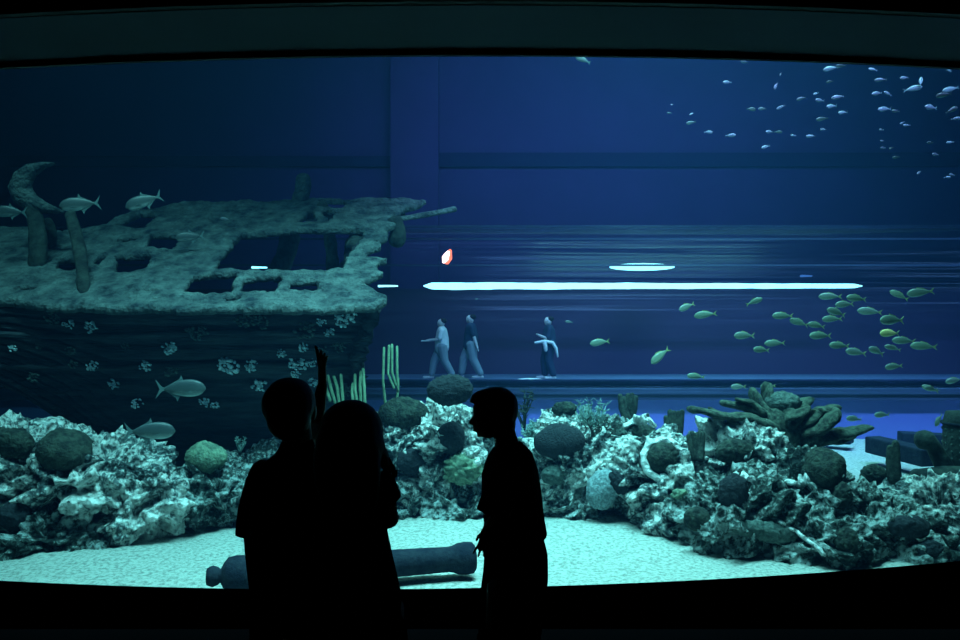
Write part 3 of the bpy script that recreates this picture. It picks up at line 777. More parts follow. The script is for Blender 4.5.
# ------------------------------------------------------------------ fish
def fish_proto(name, mb_, mf, L, deep, thick, big=False):
    """a fish L long with its head towards -x"""
    n = 16; pts = []; rad = []
    for i in range(n + 1):
        t = i / n; x = -L / 2 + t * L * .84
        h = deep * L * (math.sin(PI * min(1, t ** .72 * .94 + .03)) ** .75); h = max(h, .028 * L)
        pts.append((x, 0, .02 * L * math.sin(t * PI))); rad.append((h * thick, h))
    b = MB().tube(pts, rad, n=14, side=(0, 1, 0)).build(name, M[mb_])
    xt = L * .33
    def fin(nm, poly, y=0, th=.006):
        th *= L * 3; N = len(poly)
        v = [(x, y - th / 2, z) for x, z in poly] + [(x, y + th / 2, z) for x, z in poly]
        f = [tuple(range(N - 1, -1, -1)), tuple(range(N, 2 * N))] + [(i, (i + 1) % N, N + (i + 1) % N, N + i) for i in range(N)]
        o = MB().add(v, f).build(nm, M[mf], b, loc=(0, 0, 0), smooth=False); o.parent = b
        return o
    s = .20 if big else .14
    fin('tail_fin', [(xt - .03 * L, 0.012 * L), (xt + .06 * L, .05 * L), (xt + .19 * L, s * L), (xt + .12 * L, .03 * L), (xt + .10 * L, 0), (xt + .12 * L, -.03 * L), (xt + .19 * L, -s * L), (xt + .06 * L, -.05 * L), (xt - .03 * L, -.012 * L)])
    d = deep * L
    if big:
        fin('dorsal_fin', [(-.05 * L, d * .9), (-.0 * L, d * 1.55), (.03 * L, d * 1.15), (.28 * L, d * .35), (.28 * L, d * .15), (.1 * L, d * .7)])
        fin('anal_fin', [(.02 * L, -d * .8), (.07 * L, -d * 1.4), (.1 * L, -d * 1.0), (.28 * L, -d * .3), (.28 * L, -d * .1), (.12 * L, -d * .6)])
        for sgn in (-1, 1):
            fin('pectoral_fin', [(-.22 * L, -.03 * L), (-.05 * L, -.10 * L), (-.14 * L, -.06 * L), (-.21 * L, -.06 * L)], y=sgn * (d * thick * .97 + .004))
    else:
        fin('dorsal_fin', [(-.18 * L, d * .8), (-.1 * L, d * 1.35), (.15 * L, d * .95), (.22 * L, d * .3)])
    e = MB()
    for sgn in (-1, 1): e.ell((-.40 * L, sgn * d * thick * (.55), .03 * L), (.018 * L, .012 * L, .018 * L), nu=8, nv=6)
    eo = e.build('eye', M['eye'], b, loc=(0, 0, 0)); eo.parent = b
    return b
used = set()
def put_fish(proto, px, py, Y, length, proto_len, left, tilt, yaw, label, cat, group=None, matl=None):
    if proto.name not in used: o = proto; used.add(proto.name)
    else:
        o = proto.copy(); C.objects.link(o)
        for ch in proto.children:
            c = ch.copy(); C.objects.link(c); c.parent = o
    o.location = P(px, py, Y); s = length * Y / F / proto_len / max(.5, abs(math.cos(yaw))); o.scale = (s, s, s)
    r = Matrix.Rotation((0 if left else PI) + yaw, 4, 'Z')
    t = Matrix.Rotation(-math.radians(tilt), 4, 'Y')       # + tilt lifts what is on the image's right
    o.rotation_euler = (t @ r).to_euler()
    for k in ('label', 'category', 'group', 'kind'):
        if k in o: del o[k]
    tag(o, label, cat, group)
    if matl:
        o.data = o.data.copy(); o.data.materials[0] = M[matl]
    return o
bigp = fish_proto('silver_fish', 'silver', 'silverfin', .6, .19, .38, True)
BIGS = [(80, 204.5, 11.2, 36, 1, 8, .25, 'silver fish swimming between the curved timber and a second one above the deck'),
        (144, 201.5, 11.6, 35, 1, 22, .2, 'silver fish tilted nose-down above the ship deck'),
        (181, 389, 10.6, 46, 0, 0, .15, 'large silver fish swimming right in front of the dark hull'),
        (150, 431.5, 10.0, 44, 0, -2, .3, 'large silver fish swimming just above the left mound'),
        (10, 212, 12.0, 30, 1, 0, .2, 'silver fish behind the curved timber at the far left'),
        (190, 237, 12.6, 26, 1, 8, .3, 'pale silver fish close over the middle of the ship deck'),
        ]
for px, py, Y, ln, lf, ti, ya, lab in BIGS:
    put_fish(bigp, px, py, Y, ln, .6, lf, ti, ya, lab, 'fish', 'large silver fish around the shipwreck')
# the middle school
sp = fish_proto('yellow_tailed_fish', 'yfish', 'yfin', .3, .17, .42)
mid = [(50, 259, 1, 8, 20), (203, 293, 1, 38, 24), (270, 169, 1, 22, 18), (317, 189, 1, 8, 21), (440, 156, 0, 22, 16), (293, 345, 1, -6, 18), (415, 242, 1, 0, 22), (512, 192, 1, 0, 21),
       (553, 209, 1, -16, 20), (597, 216, 1, -10, 18), (607, 242, 1, 0, 23), (492, 261, 1, 2, 20), (458, 278, 1, -4, 18), (632, 143, 1, 0, 20), (698, 148, 1, -5, 21), (668, 163, 1, 4, 20), (647, 183, 1, -16, 21),
       (637, 200, 1, 2, 20), (732, 181, 1, -5, 22), (806, 140, 1, -28, 18), (860, 133, 1, 7, 25), (788, 203, 1, 0, 28), (782, 236, 1, 0, 22), (818, 255, 1, -3, 22), (868, 269, 1, -3, 23), (655, 267, 1, -3, 21), (697, 284, 1, -8, 22),
       (748, 281, 1, -20, 19), (790, 273, 1, -15, 15), (793, 320, 1, 5, 19), (885, 376, 1, -20, 16), (945, 355, 1, 10, 18), (475, 369, 1, 4, 15), (400, 371, 1, 0, 16)]
ordn = lambda n: {1: 'first', 2: 'second', 3: 'third', 4: 'fourth', 5: 'fifth', 6: 'sixth', 7: 'seventh', 8: 'eighth', 9: 'ninth', 10: 'tenth', 11: 'eleventh', 12: 'twelfth', 13: 'thirteenth', 14: 'fourteenth', 15: 'fifteenth', 16: 'sixteenth', 17: 'seventeenth', 18: 'eighteenth', 19: 'nineteenth', 20: 'twentieth', 21: 'twenty-first', 22: 'twenty-second', 23: 'twenty-third', 24: 'twenty-fourth', 25: 'twenty-fifth', 26: 'twenty-sixth', 27: 'twenty-seventh', 28: 'twenty-eighth', 29: 'twenty-ninth', 30: 'thirtieth', 31: 'thirty-first', 32: 'thirty-second', 33: 'thirty-third', 34: 'thirty-fourth', 35: 'thirty-fifth', 36: 'thirty-sixth'}[n]
named = {(50, 259): 'yellow-green fish alone right of the tunnel visitors', (203, 293): 'yellow-green fish diving steeply nose-down below the long reflection streak',
         (440, 156): 'yellow-green fish facing right just under the reflection streak', (293, 345): 'yellow-green fish lowest of the scattered ones before the tunnel floor',
         (782, 236): 'gold-yellow fish, the yellowest of the school', (788, 203): 'largest and plumpest yellow-green fish in the school', (860, 133): 'big yellow-green fish above the right side of the school, tail raised',
         (475, 369): 'pale fish hovering right above the branching coral top', (400, 371): 'dim fish left of the one above the branching coral',
         (270, 169): 'upper of two yellow-green fish under the middle of the reflection streak', (317, 189): 'lower of two yellow-green fish under the middle of the reflection streak',
         (793, 320): 'dim yellow-green fish swimming alone below the school', (885, 376): 'dark fish over the slab at the far right', (945, 355): 'dim fish at the right edge just above the slab'}
mids = sorted(mid); cnt = 0; placed = []
for i, (a, b, lf, ti, ln) in enumerate(mids):
    px, py = 580 + a / 2.526, 240 + b / 2.526
    if (a, b) in named: lab = named[(a, b)]
    else:
        cnt += 1; lab = 'yellow-green fish, %s from the left in the dense part of the school' % ordn(cnt)
    rnd = random.Random(i)
    Y = 11.6 + rnd.random() * 2.2 + (1.5 if b > 350 else 0)
    put_fish(sp, px, py, Y, ln, .3, lf, ti, rnd.uniform(-.35, .35), lab, 'fish', 'yellow-green school before the tunnel', 'gold' if (a, b) == (782, 236) else None)
for px, py, ln, ti, lab in ((854, 419, 17, -6, 'small fish above the right end of the branching coral'), (882, 415, 17, 0, 'small fish above the open sand before the violet plinth'), (939, 420, 15, 55, 'small fish swimming steeply beside the cask'), (931, 389, 15, -10, 'dim small fish in front of the slab above the timbers')):
    put_fish(sp, px, py, 13.2, ln, .3, 1, ti, .2, lab, 'fish', 'small fish over the far sand')
# the upper school
up = fish_proto('small_silver_fish', 'silversmall', 'silverfin', .2, .17, .42)
tops = [(313, 66, 0, 8), (262, 127, 5, 9), (422, 103, 60, 4), (408, 138, 65, 8), (88, 219, 0, 5), (155, 222, 30, 5), (153, 248, 8, 9), (205, 277, 0, 9), (271, 287, 0, 9), (333, 208, 0, 10), (367, 207, 0, 8), (423, 202, 25, 8),
        (484, 176, 15, 9), (528, 161, 20, 6), (570, 125, 10, 7), (572, 86, 8, 13), (603, 78, 5, 10), (540, 182, 0, 10), (594, 172, 10, 12), (575, 199, 10, 11), (609, 218, 5, 9), (547, 237, 8, 11), (550, 269, 0, 6), (512, 289, 0, 8),
        (460, 287, 0, 6), (389, 276, 5, 8), (415, 276, 0, 8), (377, 321, 18, 9), (699, 89, -15, 8), (722, 120, 0, 10), (711, 161, 10, 11), (743, 161, -30, 8), (734, 208, 5, 13), (768, 214, 0, 8), (793, 114, 10, 9), (818, 147, 8, 15),
        (843, 125, 70, 10), (932, 148, 12, 14), (912, 165, 8, 13), (873, 203, 0, 14), (935, 211, 25, 12), (948, 236, 5, 9), (724, 270, 0, 6), (726, 303, 0, 5), (729, 324, 0, 6), (754, 325, 20, 6), (800, 256, 0, 7), (769, 352, 5, 7),
        (837, 398, 40, 6), (871, 308, 0, 7), (930, 307, 0, 6), (887, 344, 0, 8), (922, 412, 0, 6), (936, 405, 0, 7), (927, 92, -10, 6), (787, 249, 30, 5), (96, 194, 30, 3)]
special = {(818, 147): 'largest silvery fish in the school below the window top', (408, 138): 'silvery fish standing upright on its tail in the top school', (843, 125): 'silvery fish swimming steeply upward beside the largest one',
           (743, 161): 'small silvery fish tilted tail-down touching another in the top school', (262, 127): 'small silvery fish alone at the upper left of the top school', (313, 66): 'small silvery fish nearest the black window top edge on the school\'s left'}
cl = {'left': [], 'middle': [], 'right': [], 'low': []}
for t in sorted(tops):
    a, b = t[:2]
    if (a, b) in special: continue
    k = 'low' if (a > 650 and b > 244) else 'left' if a < 440 else 'middle' if a < 650 else 'right'
    cl[k].append((a, b))
txt = {'left': 'small silvery fish, %s from the left in the sparse left part of the top school', 'middle': 'small silvery fish, %s from the left in the middle cluster of the top school',
       'right': 'small silvery fish, %s from the left in the bright right cluster of the top school', 'low': 'tiny dim fish, %s from the left below the bright cluster of the top school'}
for i, (a, b, ti, ln) in enumerate(sorted(tops)):
    px, py = 640 + a / 3, 40 + b / 3
    if (a, b) in special: lab = special[(a, b)]
    else:
        k = [k for k in cl if (a, b) in cl[k]][0]; lab = txt[k] % ordn(cl[k].index((a, b)) + 1)
    rnd = random.Random(100 + i)
    put_fish(up, px, py, 13 + rnd.random() * 3, ln * 1.05, .2, rnd.random() < .8, ti, rnd.uniform(-.4, .4), lab, 'fish', 'small silvery school at the top right')
put_fish(up, 583, 60, 12, 16, .2, 1, -20, .1, 'dark small fish cut by the top edge of the window', 'fish')
put_fish(up, 225, 219, 13, 9, .2, 1, -10, .1, 'tiny pale fish over the rear of the ship deck', 'fish')
put_fish(up, 569, 322, 13, 8, .2, 1, -8, .1, 'tiny pale fish right of the tunnel visitor holding a bag', 'fish')
put_fish(up, 477, 299, 15, 4, .2, 1, 0, .1, 'speck-sized pale fish under the left end of the reflection streak', 'fish')

# ------------------------------------------------------------------ visitors in the tunnel
def far_person(px, head_py, foot_py, Y, top_m, bot_m, label, face=-1, stride=.12, hold=None, extras=None):
    base = Vector((xx(px, Y), Y, .15)); H = zz(head_py, Y) - .15
    root = tag(empty('person', base), label, 'person', 'visitors inside the tunnel'); f = face; k = H / 1.7; kk = k
    q = lambda x, y, z: base + Vector((x * kk * 1.4 * f, y * kk, z * kk))
    k0 = k; k = k * 1.25
    b = MB()
    b.ell(q(.02, 0, 1.58), (.085 * k, .075 * k, .10 * k)); b.tube([q(0, 0, 1.42), q(.01, 0, 1.52)], .05 * k)
    b.tube([q(0, 0, .92), q(0, 0, 1.15), q(0, 0, 1.38)], [(.11 * k, .15 * k), (.10 * k, .14 * k), (.08 * k, .16 * k)], n=16, side=(1, 0, 0))
    for s in (-1, 1):
        b.tube([q(0, s * .09, .92), q(.05 + s * stride * .5, s * .09, .5), q(s * stride, s * .09, .06)], [.095 * k, .07 * k, .045 * k])
        b.tube([q(s * stride - .03, s * .09, .035), q(s * stride + .15, s * .09, .03)], .035 * k)
        if hold == 'front': pts = [q(0, s * .18, 1.36), q(.04, s * .21, 1.12), q(.26, s * .08, 1.10)]
        elif hold == 'cross': pts = [q(0, s * .18, 1.36), q(.06, s * .22, 1.12), q(.2, s * .02, 1.2)]
        else: pts = [q(0, s * .18, 1.36), q(-.06, s * .21, 1.1), q(-.12 * 1, s * .22, .84)]
        b.tube(pts, [.05 * k, .04 * k, .03 * k])
        e = Vector(pts[-1]); d = (e - Vector(pts[-2])).normalized()
        for j in range(4):
            o2 = Vector((0, (j - 1.5) * .02 * k, 0)); b.tube([e + o2, e + o2 + d * .09 * k], .011 * k, n=6)
        b.tube([e, e + d * .05 * k + Vector((0, -.03 * s * k, .02))], .011 * k, n=6)
    fuse(b.build('body', M['skinfar'], root), .014, 2)
    h = MB().ell(q(-.03, 0, 1.645), (.08 * k, .08 * k, .062 * k)); h.build('hair', M['hair'], root)
    t = MB(); t.tube([q(0, 0, .88), q(0, 0, 1.15), q(0, 0, 1.36)], [(.165 * k, .17 * k), (.155 * k, .165 * k), (.12 * k, .18 * k)], n=18, side=(1, 0, 0))
    for s in (-1, 1):
        if hold: t.tube([q(0, s * .18, 1.36), q(.03, s * .21, 1.15)], [.07 * k, .065 * k])
        else: t.tube([q(0, s * .18, 1.36), q(-.04, s * .205, 1.18)], [.07 * k, .065 * k])
    fuse(t.build('shirt', M[top_m], root), .016, 2)
    l = MB()
    for s in (-1, 1): l.tube([q(0, s * .08, .93), q(.05 + s * stride * .5, s * .09, .5), q(s * stride * .95, s * .09, .14)], [.13 * k, .095 * k, .075 * k])
    fuse(l.build('trousers', M[bot_m], root), .016, 2)
    return root, q, k
r1, q, k = far_person(442, 319, 378, 21.0, 'palecloth', 'jeans', 'tunnel visitor in a pale shirt facing left and holding a tablet', -1, .22, 'front')
tag(MB().box(q(.42, -.14, 1.07), q(.24, .14, 1.09)).build('tablet', M['palecloth'], smooth=False), 'pale tablet held by the tunnel visitor in the pale shirt', 'tablet')
r2, q, k = far_person(471, 315, 378, 21.2, 'darkcloth', 'jeans', 'tunnel visitor in a dark shirt and jeans facing left', -1, .19)
r3, q, k = far_person(549, 317, 377, 21.0, 'darkcloth', 'darkcloth', 'tunnel visitor in dark clothes carrying a white garment', -1, .08, 'cross')
mb = MB(); mb.tube([q(.28, -.26, 1.0), q(.1, -.26, 1.04), q(-.05, -.26, 1.0), q(-.12, -.26, .85), q(-.15, -.26, .62)], [.06, .07, .09, .08, .04], flat=.6)
mb.tube([q(.1, -.27, 1.02), q(.08, -.27, .8)], [.07, .05])
tag(mb.build('white_garment', M['palecloth']), 'white garment hanging from the arms of the right tunnel visitor', 'clothing')
tag(MB().ell((xx(530, 20), 20.0, .2), (.36, .12, .045)).build('white_patch', M['palecloth']), 'white flat patch on the tunnel walkway left of the right visitor', 'bundle')  # flat white ellipsoid on the walkway

# ------------------------------------------------------------------ visitors before the window
def hand(b, wrist, tip_dir, side, palm_n, s=1.0, curl=(.2, .25, .3, .4), spread=.16, thumb=1, lens=(.068, .076, .070, .056)):
    """palm and five fingers; side points to the index finger side"""
    d = Vector(tip_dir).normalized(); n = Vector(palm_n).normalized(); u = (Vector(side) - d * d.dot(Vector(side))).normalized(); w_ = Vector(wrist)
    b.tube([w_, w_ + d * .03 * s, w_ + d * .085 * s], [(.024 * s, .016 * s), (.034 * s, .016 * s), (.038 * s, .013 * s)], n=14, side=u)
    for i in range(4):
        off = (1.5 - i) * .0195 * s; p = w_ + d * .082 * s + u * off; L = lens[i] * s; dd = (d + u * (1.5 - i) * spread * .5).normalized()
        pts = [p]; c = curl[i]
        for j, fr in enumerate((.45, .3, .25)):
            dd = (dd + n * c * (j + .4)).normalized(); p = p + dd * L * fr; pts.append(p)
        b.tube(pts, [.0098 * s, .0090 * s, .0084 * s, .0072 * s], n=9)
    p = w_ + d * .02 * s + u * .024 * s
    b.tube([p, p + (u * .6 + d * .7).normalized() * .035 * s + n * .008, p + (u * .5 + d * .9).normalized() * .068 * s + n * .02], [.013 * s, .0105 * s, .0085 * s], n=9)

# -- person with raised hand, seen from behind
YA = 2.6; sA = YA / F
def a3(px, py, dy=0.0): return Vector(((px - 480) * sA, YA + dy, CH - (py - 320) * sA))
rt = tag(empty('person', Vector((a3(300, 600).x, YA, 0))), 'person seen from behind in black T-shirt raising one hand towards the glass', 'person')
b = MB()
b.ell(a3(290, 405, .0), (.083, .098, .092)); b.ell(a3(290.5, 420, .02), (.066, .08, .075)); b.ell(a3(292, 432, .04), (.05, .055, .05))
b.ell(a3(290.5, 418, .105), (.016, .018, .022)); b.ell(a3(290.5, 428, .093), (.026, .014, .010))
for s in (-1, 1):
    b.ell(a3(290.5 + s * 23.2, 412, .0), (.010, .02, .03)); b.ell(a3(290.5 + s * 9, 408, .085), (.02, .014, .012))
b.tube([a3(298, 456, -.01), a3(298, 442, -.01), a3(296, 426, 0)], [.062, .052, .052], n=16)
# torso
b.tube([a3(303, 650, 0), a3(303, 600, 0), a3(301, 560, 0), a3(300, 510, 0), a3(299, 474, 0), a3(298, 455, -.01)],
       [(.15, .105), (.145, .10), (.13, .095), (.155, .105), (.145, .095), (.07, .06)], n=28, side=(1, 0, 0))
# left arm hanging
b.tube([a3(264, 474), a3(256, 520, -.01), a3(257, 562, .0), a3(259, 610, .02), a3(261, 634, .04)], [.054, .045, .038, .032, .026], n=16)
hand(b, a3(261, 632, .04), (.05, .1, -1), (0, 1, 0), (1, 0, 0), 1.0, (.25, .3, .35, .4))
# right arm raised forward
wr = a3(0, 0); WY = 3.02; wp = P(322.5, 384.5, WY)
el = P(313, 432, 2.98)
b.tube([a3(334, 468), a3(326, 452, .2), el, el.lerp(wp, .35), el.lerp(wp, .7), wp], [.05, .046, .042, .035, .027, .020], n=16)
hand(b, wp + Vector((0, 0, -.01)), (-.05, .1, 1), (-.48, .87, 0), (.6, .3, 0), .98, (-.04, .03, .10, .16), .42, lens=(.094, .07, .055, .045))
# legs
hipz = a3(0, 640).z
for s in (-1, 1):
    x = a3(303 + s * 26, 640).x
    b.tube([(x, YA, hipz + .12), (x - s * .005, YA, hipz - .2), (x, YA + .01, .48), (x, YA - .01, .30), (x, YA, .08)], [.088, .078, .056, .054, .038], n=18)
    b.tube([(x, YA - .05, .04), (x, YA + .08, .035), (x + s * .01, YA + .17, .03)], [.038, .04, .032], n=12)
fuse(b.build('body', M['skin'], rt), .0055, 3)
h = MB(); h.ell(a3(289.8, 404, -.012), (.092, .106, .092)); h.ell(a3(292, 417, -.05), (.074, .065, .075)); h.ell(a3(290, 392, -.01), (.074, .09, .052))
ho = fuse(h.build('hair', M['hair'], rt), .006, 4)
t = MB(); t.tube([a3(303, 606, 0), a3(302, 560, 0), a3(301, 510, 0), a3(299, 478, 0), a3(299, 463, -.005), a3(298, 453, -.01), a3(298, 448, -.01)],
       [(.172, .125), (.165, .12), (.172, .12), (.168, .115), (.128, .09), (.084, .07), (.064, .06)], n=32, side=(1, 0, 0))
t.tube([a3(271, 470), a3(260.5, 482, 0), a3(253.5, 508, -.005), a3(250.5, 534, -.01)], [(.036, .045), (.052, .062), (.050, .065), (.048, .066)], n=20, ends=False, side=(1, 0, 0))
t.tube([a3(334, 468), a3(341, 478, .05), a3(343, 474, .12)], [.065, .066, .064], n=18)
fuse(t.build('t_shirt', M['tee'], rt), .007, 4)
l = MB()
for s in (-1, 1):
    x = a3(303 + s * 25, 640).x
    l.tube([(x, YA, hipz + .16), (x, YA, hipz - .1), (x, YA, .5), (x, YA, .12)], [(.098, .11), (.094, .10), (.075, .08), (.062, .07)], n=20, side=(1, 0, 0))
l.ell((a3(303, 0).x, YA, hipz + .1), (.16, .115, .12))
fuse(l.build('trousers', M['trousers'], rt), .009, 4)
for s in (-1, 1):
    x = a3(303 + s * 26, 640).x
    MB().tube([(x, YA - .06, .05), (x, YA + .08, .045), (x + s * .01, YA + .18, .04)], [(.045, .05), (.048, .042), (.04, .034)], n=14, side=(1, 0, 0)).build('shoe', M['tee'], rt)

# -- person with long hair
YW = 2.32; sW = YW / F
def w3(px, py, dy=0.0): return Vector(((px - 480) * sW, YW + dy, CH - (py - 320) * sW))
rt = tag(empty('person', Vector((w3(358, 600).x, YW, 0))), 'person with long loose hair and loose dark clothes between the two others', 'person')
b = MB()
b.ell(w3(351, 437, .02), (.078, .094, .108)); b.ell(w3(351, 462, .05), (.048, .05, .045)); b.ell(w3(351, 446, .125), (.014, .018, .02)); b.ell(w3(351, 456, .11), (.024, .012, .009))
for s in (-1, 1): b.ell(w3(351 + s * 9, 436, .10), (.018, .012, .011)); b.ell(w3(351 + s * 25, 442, .02), (.01, .018, .028))
b.tube([w3(352, 490, 0), w3(352, 470, 0.01)], [.052, .048], n=14)
b.tube([w3(370, 660, 0), w3(365, 610, 0), w3(359, 570, 0), w3(353, 530, 0), w3(353, 500, 0), w3(352, 486, -.01)], [(.11, .10), (.105, .10), (.10, .09), (.10, .095), (.13, .09), (.08, .06)], n=26, side=(1, 0, 0))
# right arm bent, elbow out, forearm forward
b.tube([w3(381, 488), w3(388, 505, 0), w3(389, 518, 0)], [.042, .029, .026], n=14)
b.tube([w3(389, 518, 0), w3(378, 524, .10), w3(362, 520, .2)], [.033, .028, .022], n=12)
hand(b, w3(362, 520, .2), (-1, .3, .1), (0, .2, 1), (0, 1, 0), .92, (.2, .25, .3, .35))
b.tube([w3(320, 490), w3(313, 530, 0), w3(316, 560, .08), w3(326, 580, .18)], [.044, .036, .032, .022], n=14)
hand(b, w3(326, 580, .18), (.5, 1, -.4), (0, 0, 1), (1, 0, 0), .92)
hz = w3(0, 640).z
for s in (-1, 1):
    x = w3(370 + s * 15, 640).x
    b.tube([(x, YW, hz + .1), (x, YW, hz - .2), (x + s * .02, YW + .01, .45), (x + s * .03, YW, .28), (x + s * .03, YW, .08)], [.06, .058, .052, .05, .035], n=16)
    b.tube([(x, YW - .05, .036), (x, YW + .13, .03)], [.035, .034], n=12)
fuse(b.build('body', M['skin'], rt), .0055, 3)
# hair: cap, long mass, wisps
h = MB(); h.ell(w3(351, 433, 0), (.102, .115, .104)); h.ell(w3(351, 446, -.02), (.107, .10, .10)); 
h.tube([w3(350, 448, -.05), w3(352, 475, -.075), w3(355, 500, -.085), w3(357, 522, -.08)], [(.103, .055), (.100, .05), (.085, .04), (.05, .02)], n=20, side=(1, 0, 0))
h.tube([w3(371, 430, -.0), w3(377, 446, -.01), w3(384, 460, -.01), w3(389, 474, 0)], [.034, .028, .019, .009], n=10)
h.tube([w3(327, 440, 0), w3(322, 470, 0), w3(323, 500, .02)], [.03, .03, .014], n=10)
fuse(h.build('hair', M['hair'], rt), .006, 3)
def curl(pts, r=.0028):
    fine = []
    V3 = [w3(*p) for p in pts]
    for i in range(len(V3) - 1):
        p0 = V3[max(i - 1, 0)]; p1 = V3[i]; p2 = V3[i + 1]; p3 = V3[min(i + 2, len(V3) - 1)]
        for k in range(6):
            u = k / 6; fine.append(.5 * ((2 * p1) + (p2 - p0) * u + (2 * p0 - 5 * p1 + 4 * p2 - p3) * u * u + (3 * p1 - p0 - 3 * p2 + p3) * u ** 3))
    fine.append(V3[-1]); return fine
wm_ = MB()
for pts in ([(382, 445), (388, 458), (391, 466), (396, 472), (394, 480), (396, 490)], [(384, 452), (387, 464), (393, 470), (392, 478), (395, 486)], [(383, 450), (391, 462), (394, 475), (391, 484)],
            [(380, 440), (386, 450), (389, 462), (394, 466), (395, 474)], [(386, 460), (389, 470), (387, 478), (391, 486), (389, 492)], [(382, 448), (389, 460), (391, 470), (396, 476), (397, 470)]):
    f_ = curl([(a, b_, 0) for a, b_ in pts]); wm_.tube(f_, [.0048 * (1 - .6 * i / len(f_)) for i in range(len(f_))], n=5, ends=False)
wm_.build('hair_wisps', M['hair'], rt)
t = MB(); t.tube([w3(365, 600, 0), w3(359, 565, 0), w3(353, 534, 0), w3(353, 502, 0), w3(353, 484, -.005)], [(.114, .12), (.108, .108), (.106, .115), (.135, .105), (.10, .075)], n=28, side=(1, 0, 0))
t.tube([w3(376, 477), w3(384, 486), w3(389, 497), w3(391, 502, 0)], [(.042, .055), (.040, .055), (.037, .055), (.036, .055)], n=16, side=(1, 0, 0), ends=False)
t.tube([w3(324, 484), w3(314, 500), w3(311, 514)], [.05, .05, .05], n=16)
fuse(t.build('blouse', M['tee'], rt), .007, 4)
l = MB()
l.tube([w3(359, 562), w3(366, 600), w3(371, 650)], [(.102, .10), (.110, .115), (.115, .13)], n=26, side=(1, 0, 0))
for s in (-1, 1):
    x = w3(371 + s * 15, 640).x
    l.tube([(x, YW, hz + .03), (x + s * .02, YW, .55), (x + s * .035, YW, .3), (x + s * .04, YW, .1)], [(.065, .10), (.072, .10), (.08, .10), (.085, .105)], n=20, side=(1, 0, 0))
fuse(l.build('wide_trousers', M['trousers'], rt), .009, 4)
for s in (-1, 1):
    x = w3(371 + s * 19, 640).x
    MB().tube([(x, YW - .06, .04), (x, YW + .07, .038), (x, YW + .17, .03)], [(.04, .04), (.044, .036), (.036, .028)], n=14, side=(1, 0, 0)).build('shoe', M['tee'], rt)

# -- boy in profile facing left
YC = 3.1; sC = YC / F
def c3(px, py, dy=0.0): return Vector(((px - 480) * sC, YC + dy, CH - (py - 320) * sC))
rt = tag(empty('person', Vector((c3(512, 600).x, YC, 0))), 'boy in a loose black T-shirt standing in profile facing left', 'person')
b = MB()
b.ell(c3(495.5, 408), (.088, .070, .086)); b.ell(c3(488, 418), (.058, .058, .085)); b.ell(c3(484.5, 429), (.036, .042, .036)); b.ell(c3(479.8, 434.3), (.013, .017, .013))
b.ell(c3(476.5, 410), (.016, .045, .03))
b.tube([c3(475.5, 414.5), c3(471.9, 420.5), c3(470.9, 422.6)], [.007, .010, .0095], n=10); b.ell(c3(475, 424), (.012, .014, .010))
b.ell(c3(474.9, 427.6), (.0105, .019, .0055)); b.ell(c3(475.3, 430.4), (.0100, .017, .0055))
for s in (-1, 1): b.ell(c3(477.5, 415.5, s * .03), (.012, .012, .009)); b.ell(c3(499, 417, s * .068), (.018, .009, .029))
b.tube([c3(508, 450), c3(506, 440), c3(503, 428)], [(.056, .052), (.048, .047), (.046, .045)], n=16, side=(1, 0, 0))
b.tube([c3(516, 640), c3(517, 600), c3(516, 560), c3(513, 530), c3(511, 495), c3(511, 470), c3(510, 455)], [(.10, .15), (.115, .15), (.10, .14), (.09, .135), (.10, .155), (.095, .16), (.06, .10)], n=26, side=(1, 0, 0))
for s in (-1, 1):
    sx = 498 if s < 0 else 505
    wrist = c3(485.5, 519, s * .20)
    b.tube([c3(508, 470, s * .165), c3(500 if s < 0 else 506, 502, s * .19), wrist if s < 0 else c3(496, 540, s * .18)], [.044, .037, .022], n=14)
    if s < 0: hand(b, wrist + Vector((.002, 0, .004)), (-.22, 0, -1), (-1, .5, .2), (.3, 1, 0), .66, (.0, .05, .1, .15), .45)
    else: hand(b, c3(496, 540, s * .18), (-.1, 0, -1), (-1, 0, 0), (0, -1, 0), .8)
hc = c3(0, 640).z
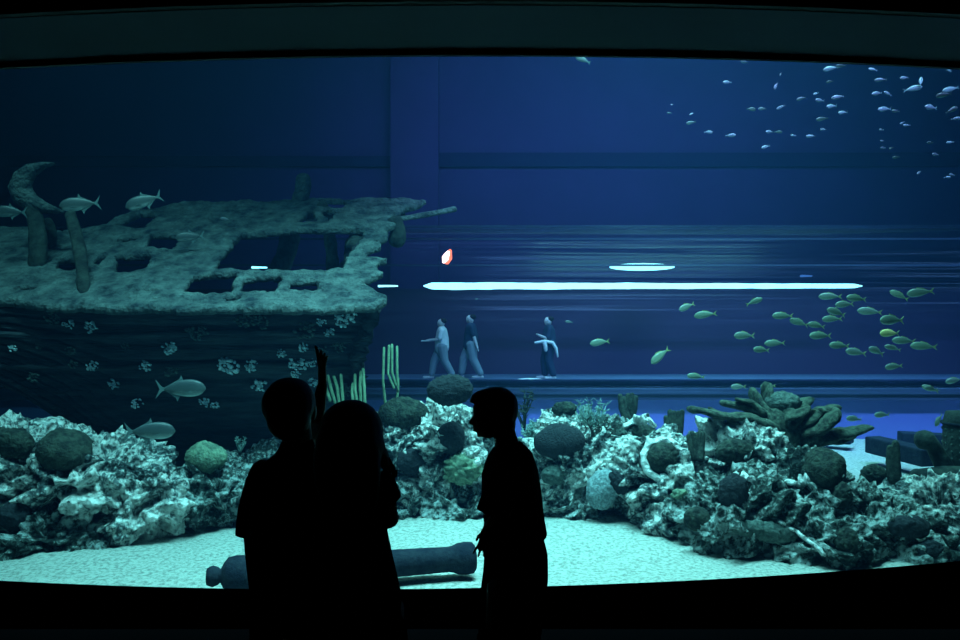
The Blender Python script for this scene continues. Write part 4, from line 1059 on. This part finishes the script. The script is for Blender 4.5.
for s in (-1, 1):
    x = c3(510 + s * 8, 640).x; y = YC + s * .085
    b.tube([(x + .02, y, hc + .25), (x, y, hc + .0), (x - .01, y, .40), (x + .01, y, .25), (x + .01, y, .07)], [.085, .078, .052, .05, .034], n=16)
    b.tube([(x + .04, y, .035), (x - .14, y, .03)], [.034, .032], n=12)
fuse(b.build('body', M['skin'], rt), .0045, 2)
h = MB(); h.ell(c3(497, 404.5), (.088, .080, .074)); h.ell(c3(504, 410), (.060, .078, .078)); h.tube([c3(480, 398), c3(474, 399.5), c3(471, 401)], [(.032, .055), (.022, .05), (.007, .04)], n=14, side=(0, 0, 1)); h.ell(c3(510, 424), (.024, .05, .04))
h.tube([c3(502, 393), c3(494, 391), c3(483, 394)], [(.02, .05), (.018, .055), (.02, .05)], n=12, side=(0, 0, 1))
fuse(h.build('hair', M['hair'], rt), .005, 3)
t = MB(); t.tube([c3(515, 536), c3(514, 520), c3(511.5, 495), c3(510, 472), c3(509.5, 455), c3(507, 444)], [(.134, .175), (.126, .17), (.125, .17), (.118, .17), (.095, .13), (.058, .06)], n=32, side=(1, 0, 0), ends=False)
for s in (-1, 1): t.tube([c3(509, 462, s * .14), c3(500, 480, s * .18), c3(490.5 if s < 0 else 498, 503, s * .20)], [.062, .066, .064], n=18, ends=False)
fuse(t.build('t_shirt', M['tee'], rt), .006, 3)
l = MB()
l.tube([c3(514.5, 536), c3(516, 555), c3(515.5, 575), c3(512, 605), c3(509, 640)], [(.118, .155), (.132, .165), (.136, .17), (.138, .17), (.128, .16)], n=26, side=(1, 0, 0))
for s in (-1, 1):
    x = c3(509 + s * 6, 640).x; y = YC + s * .085
    l.tube([(x, y, hc + .05), (x, y, .42), (x + .0, y, .10)], [(.11, .085), (.09, .08), (.075, .07)], n=18, side=(1, 0, 0))
fuse(l.build('trousers', M['trousers'], rt), .009, 4)
for s in (-1, 1):
    x = c3(509 + s * 6, 640).x; y = YC + s * .085
    MB().tube([(x + .06, y, .045), (x - .05, y, .042), (x - .16, y, .035)], [(.036, .042), (.04, .038), (.034, .03)], n=14, side=(0, 1, 0)).build('shoe', M['tee'], rt)
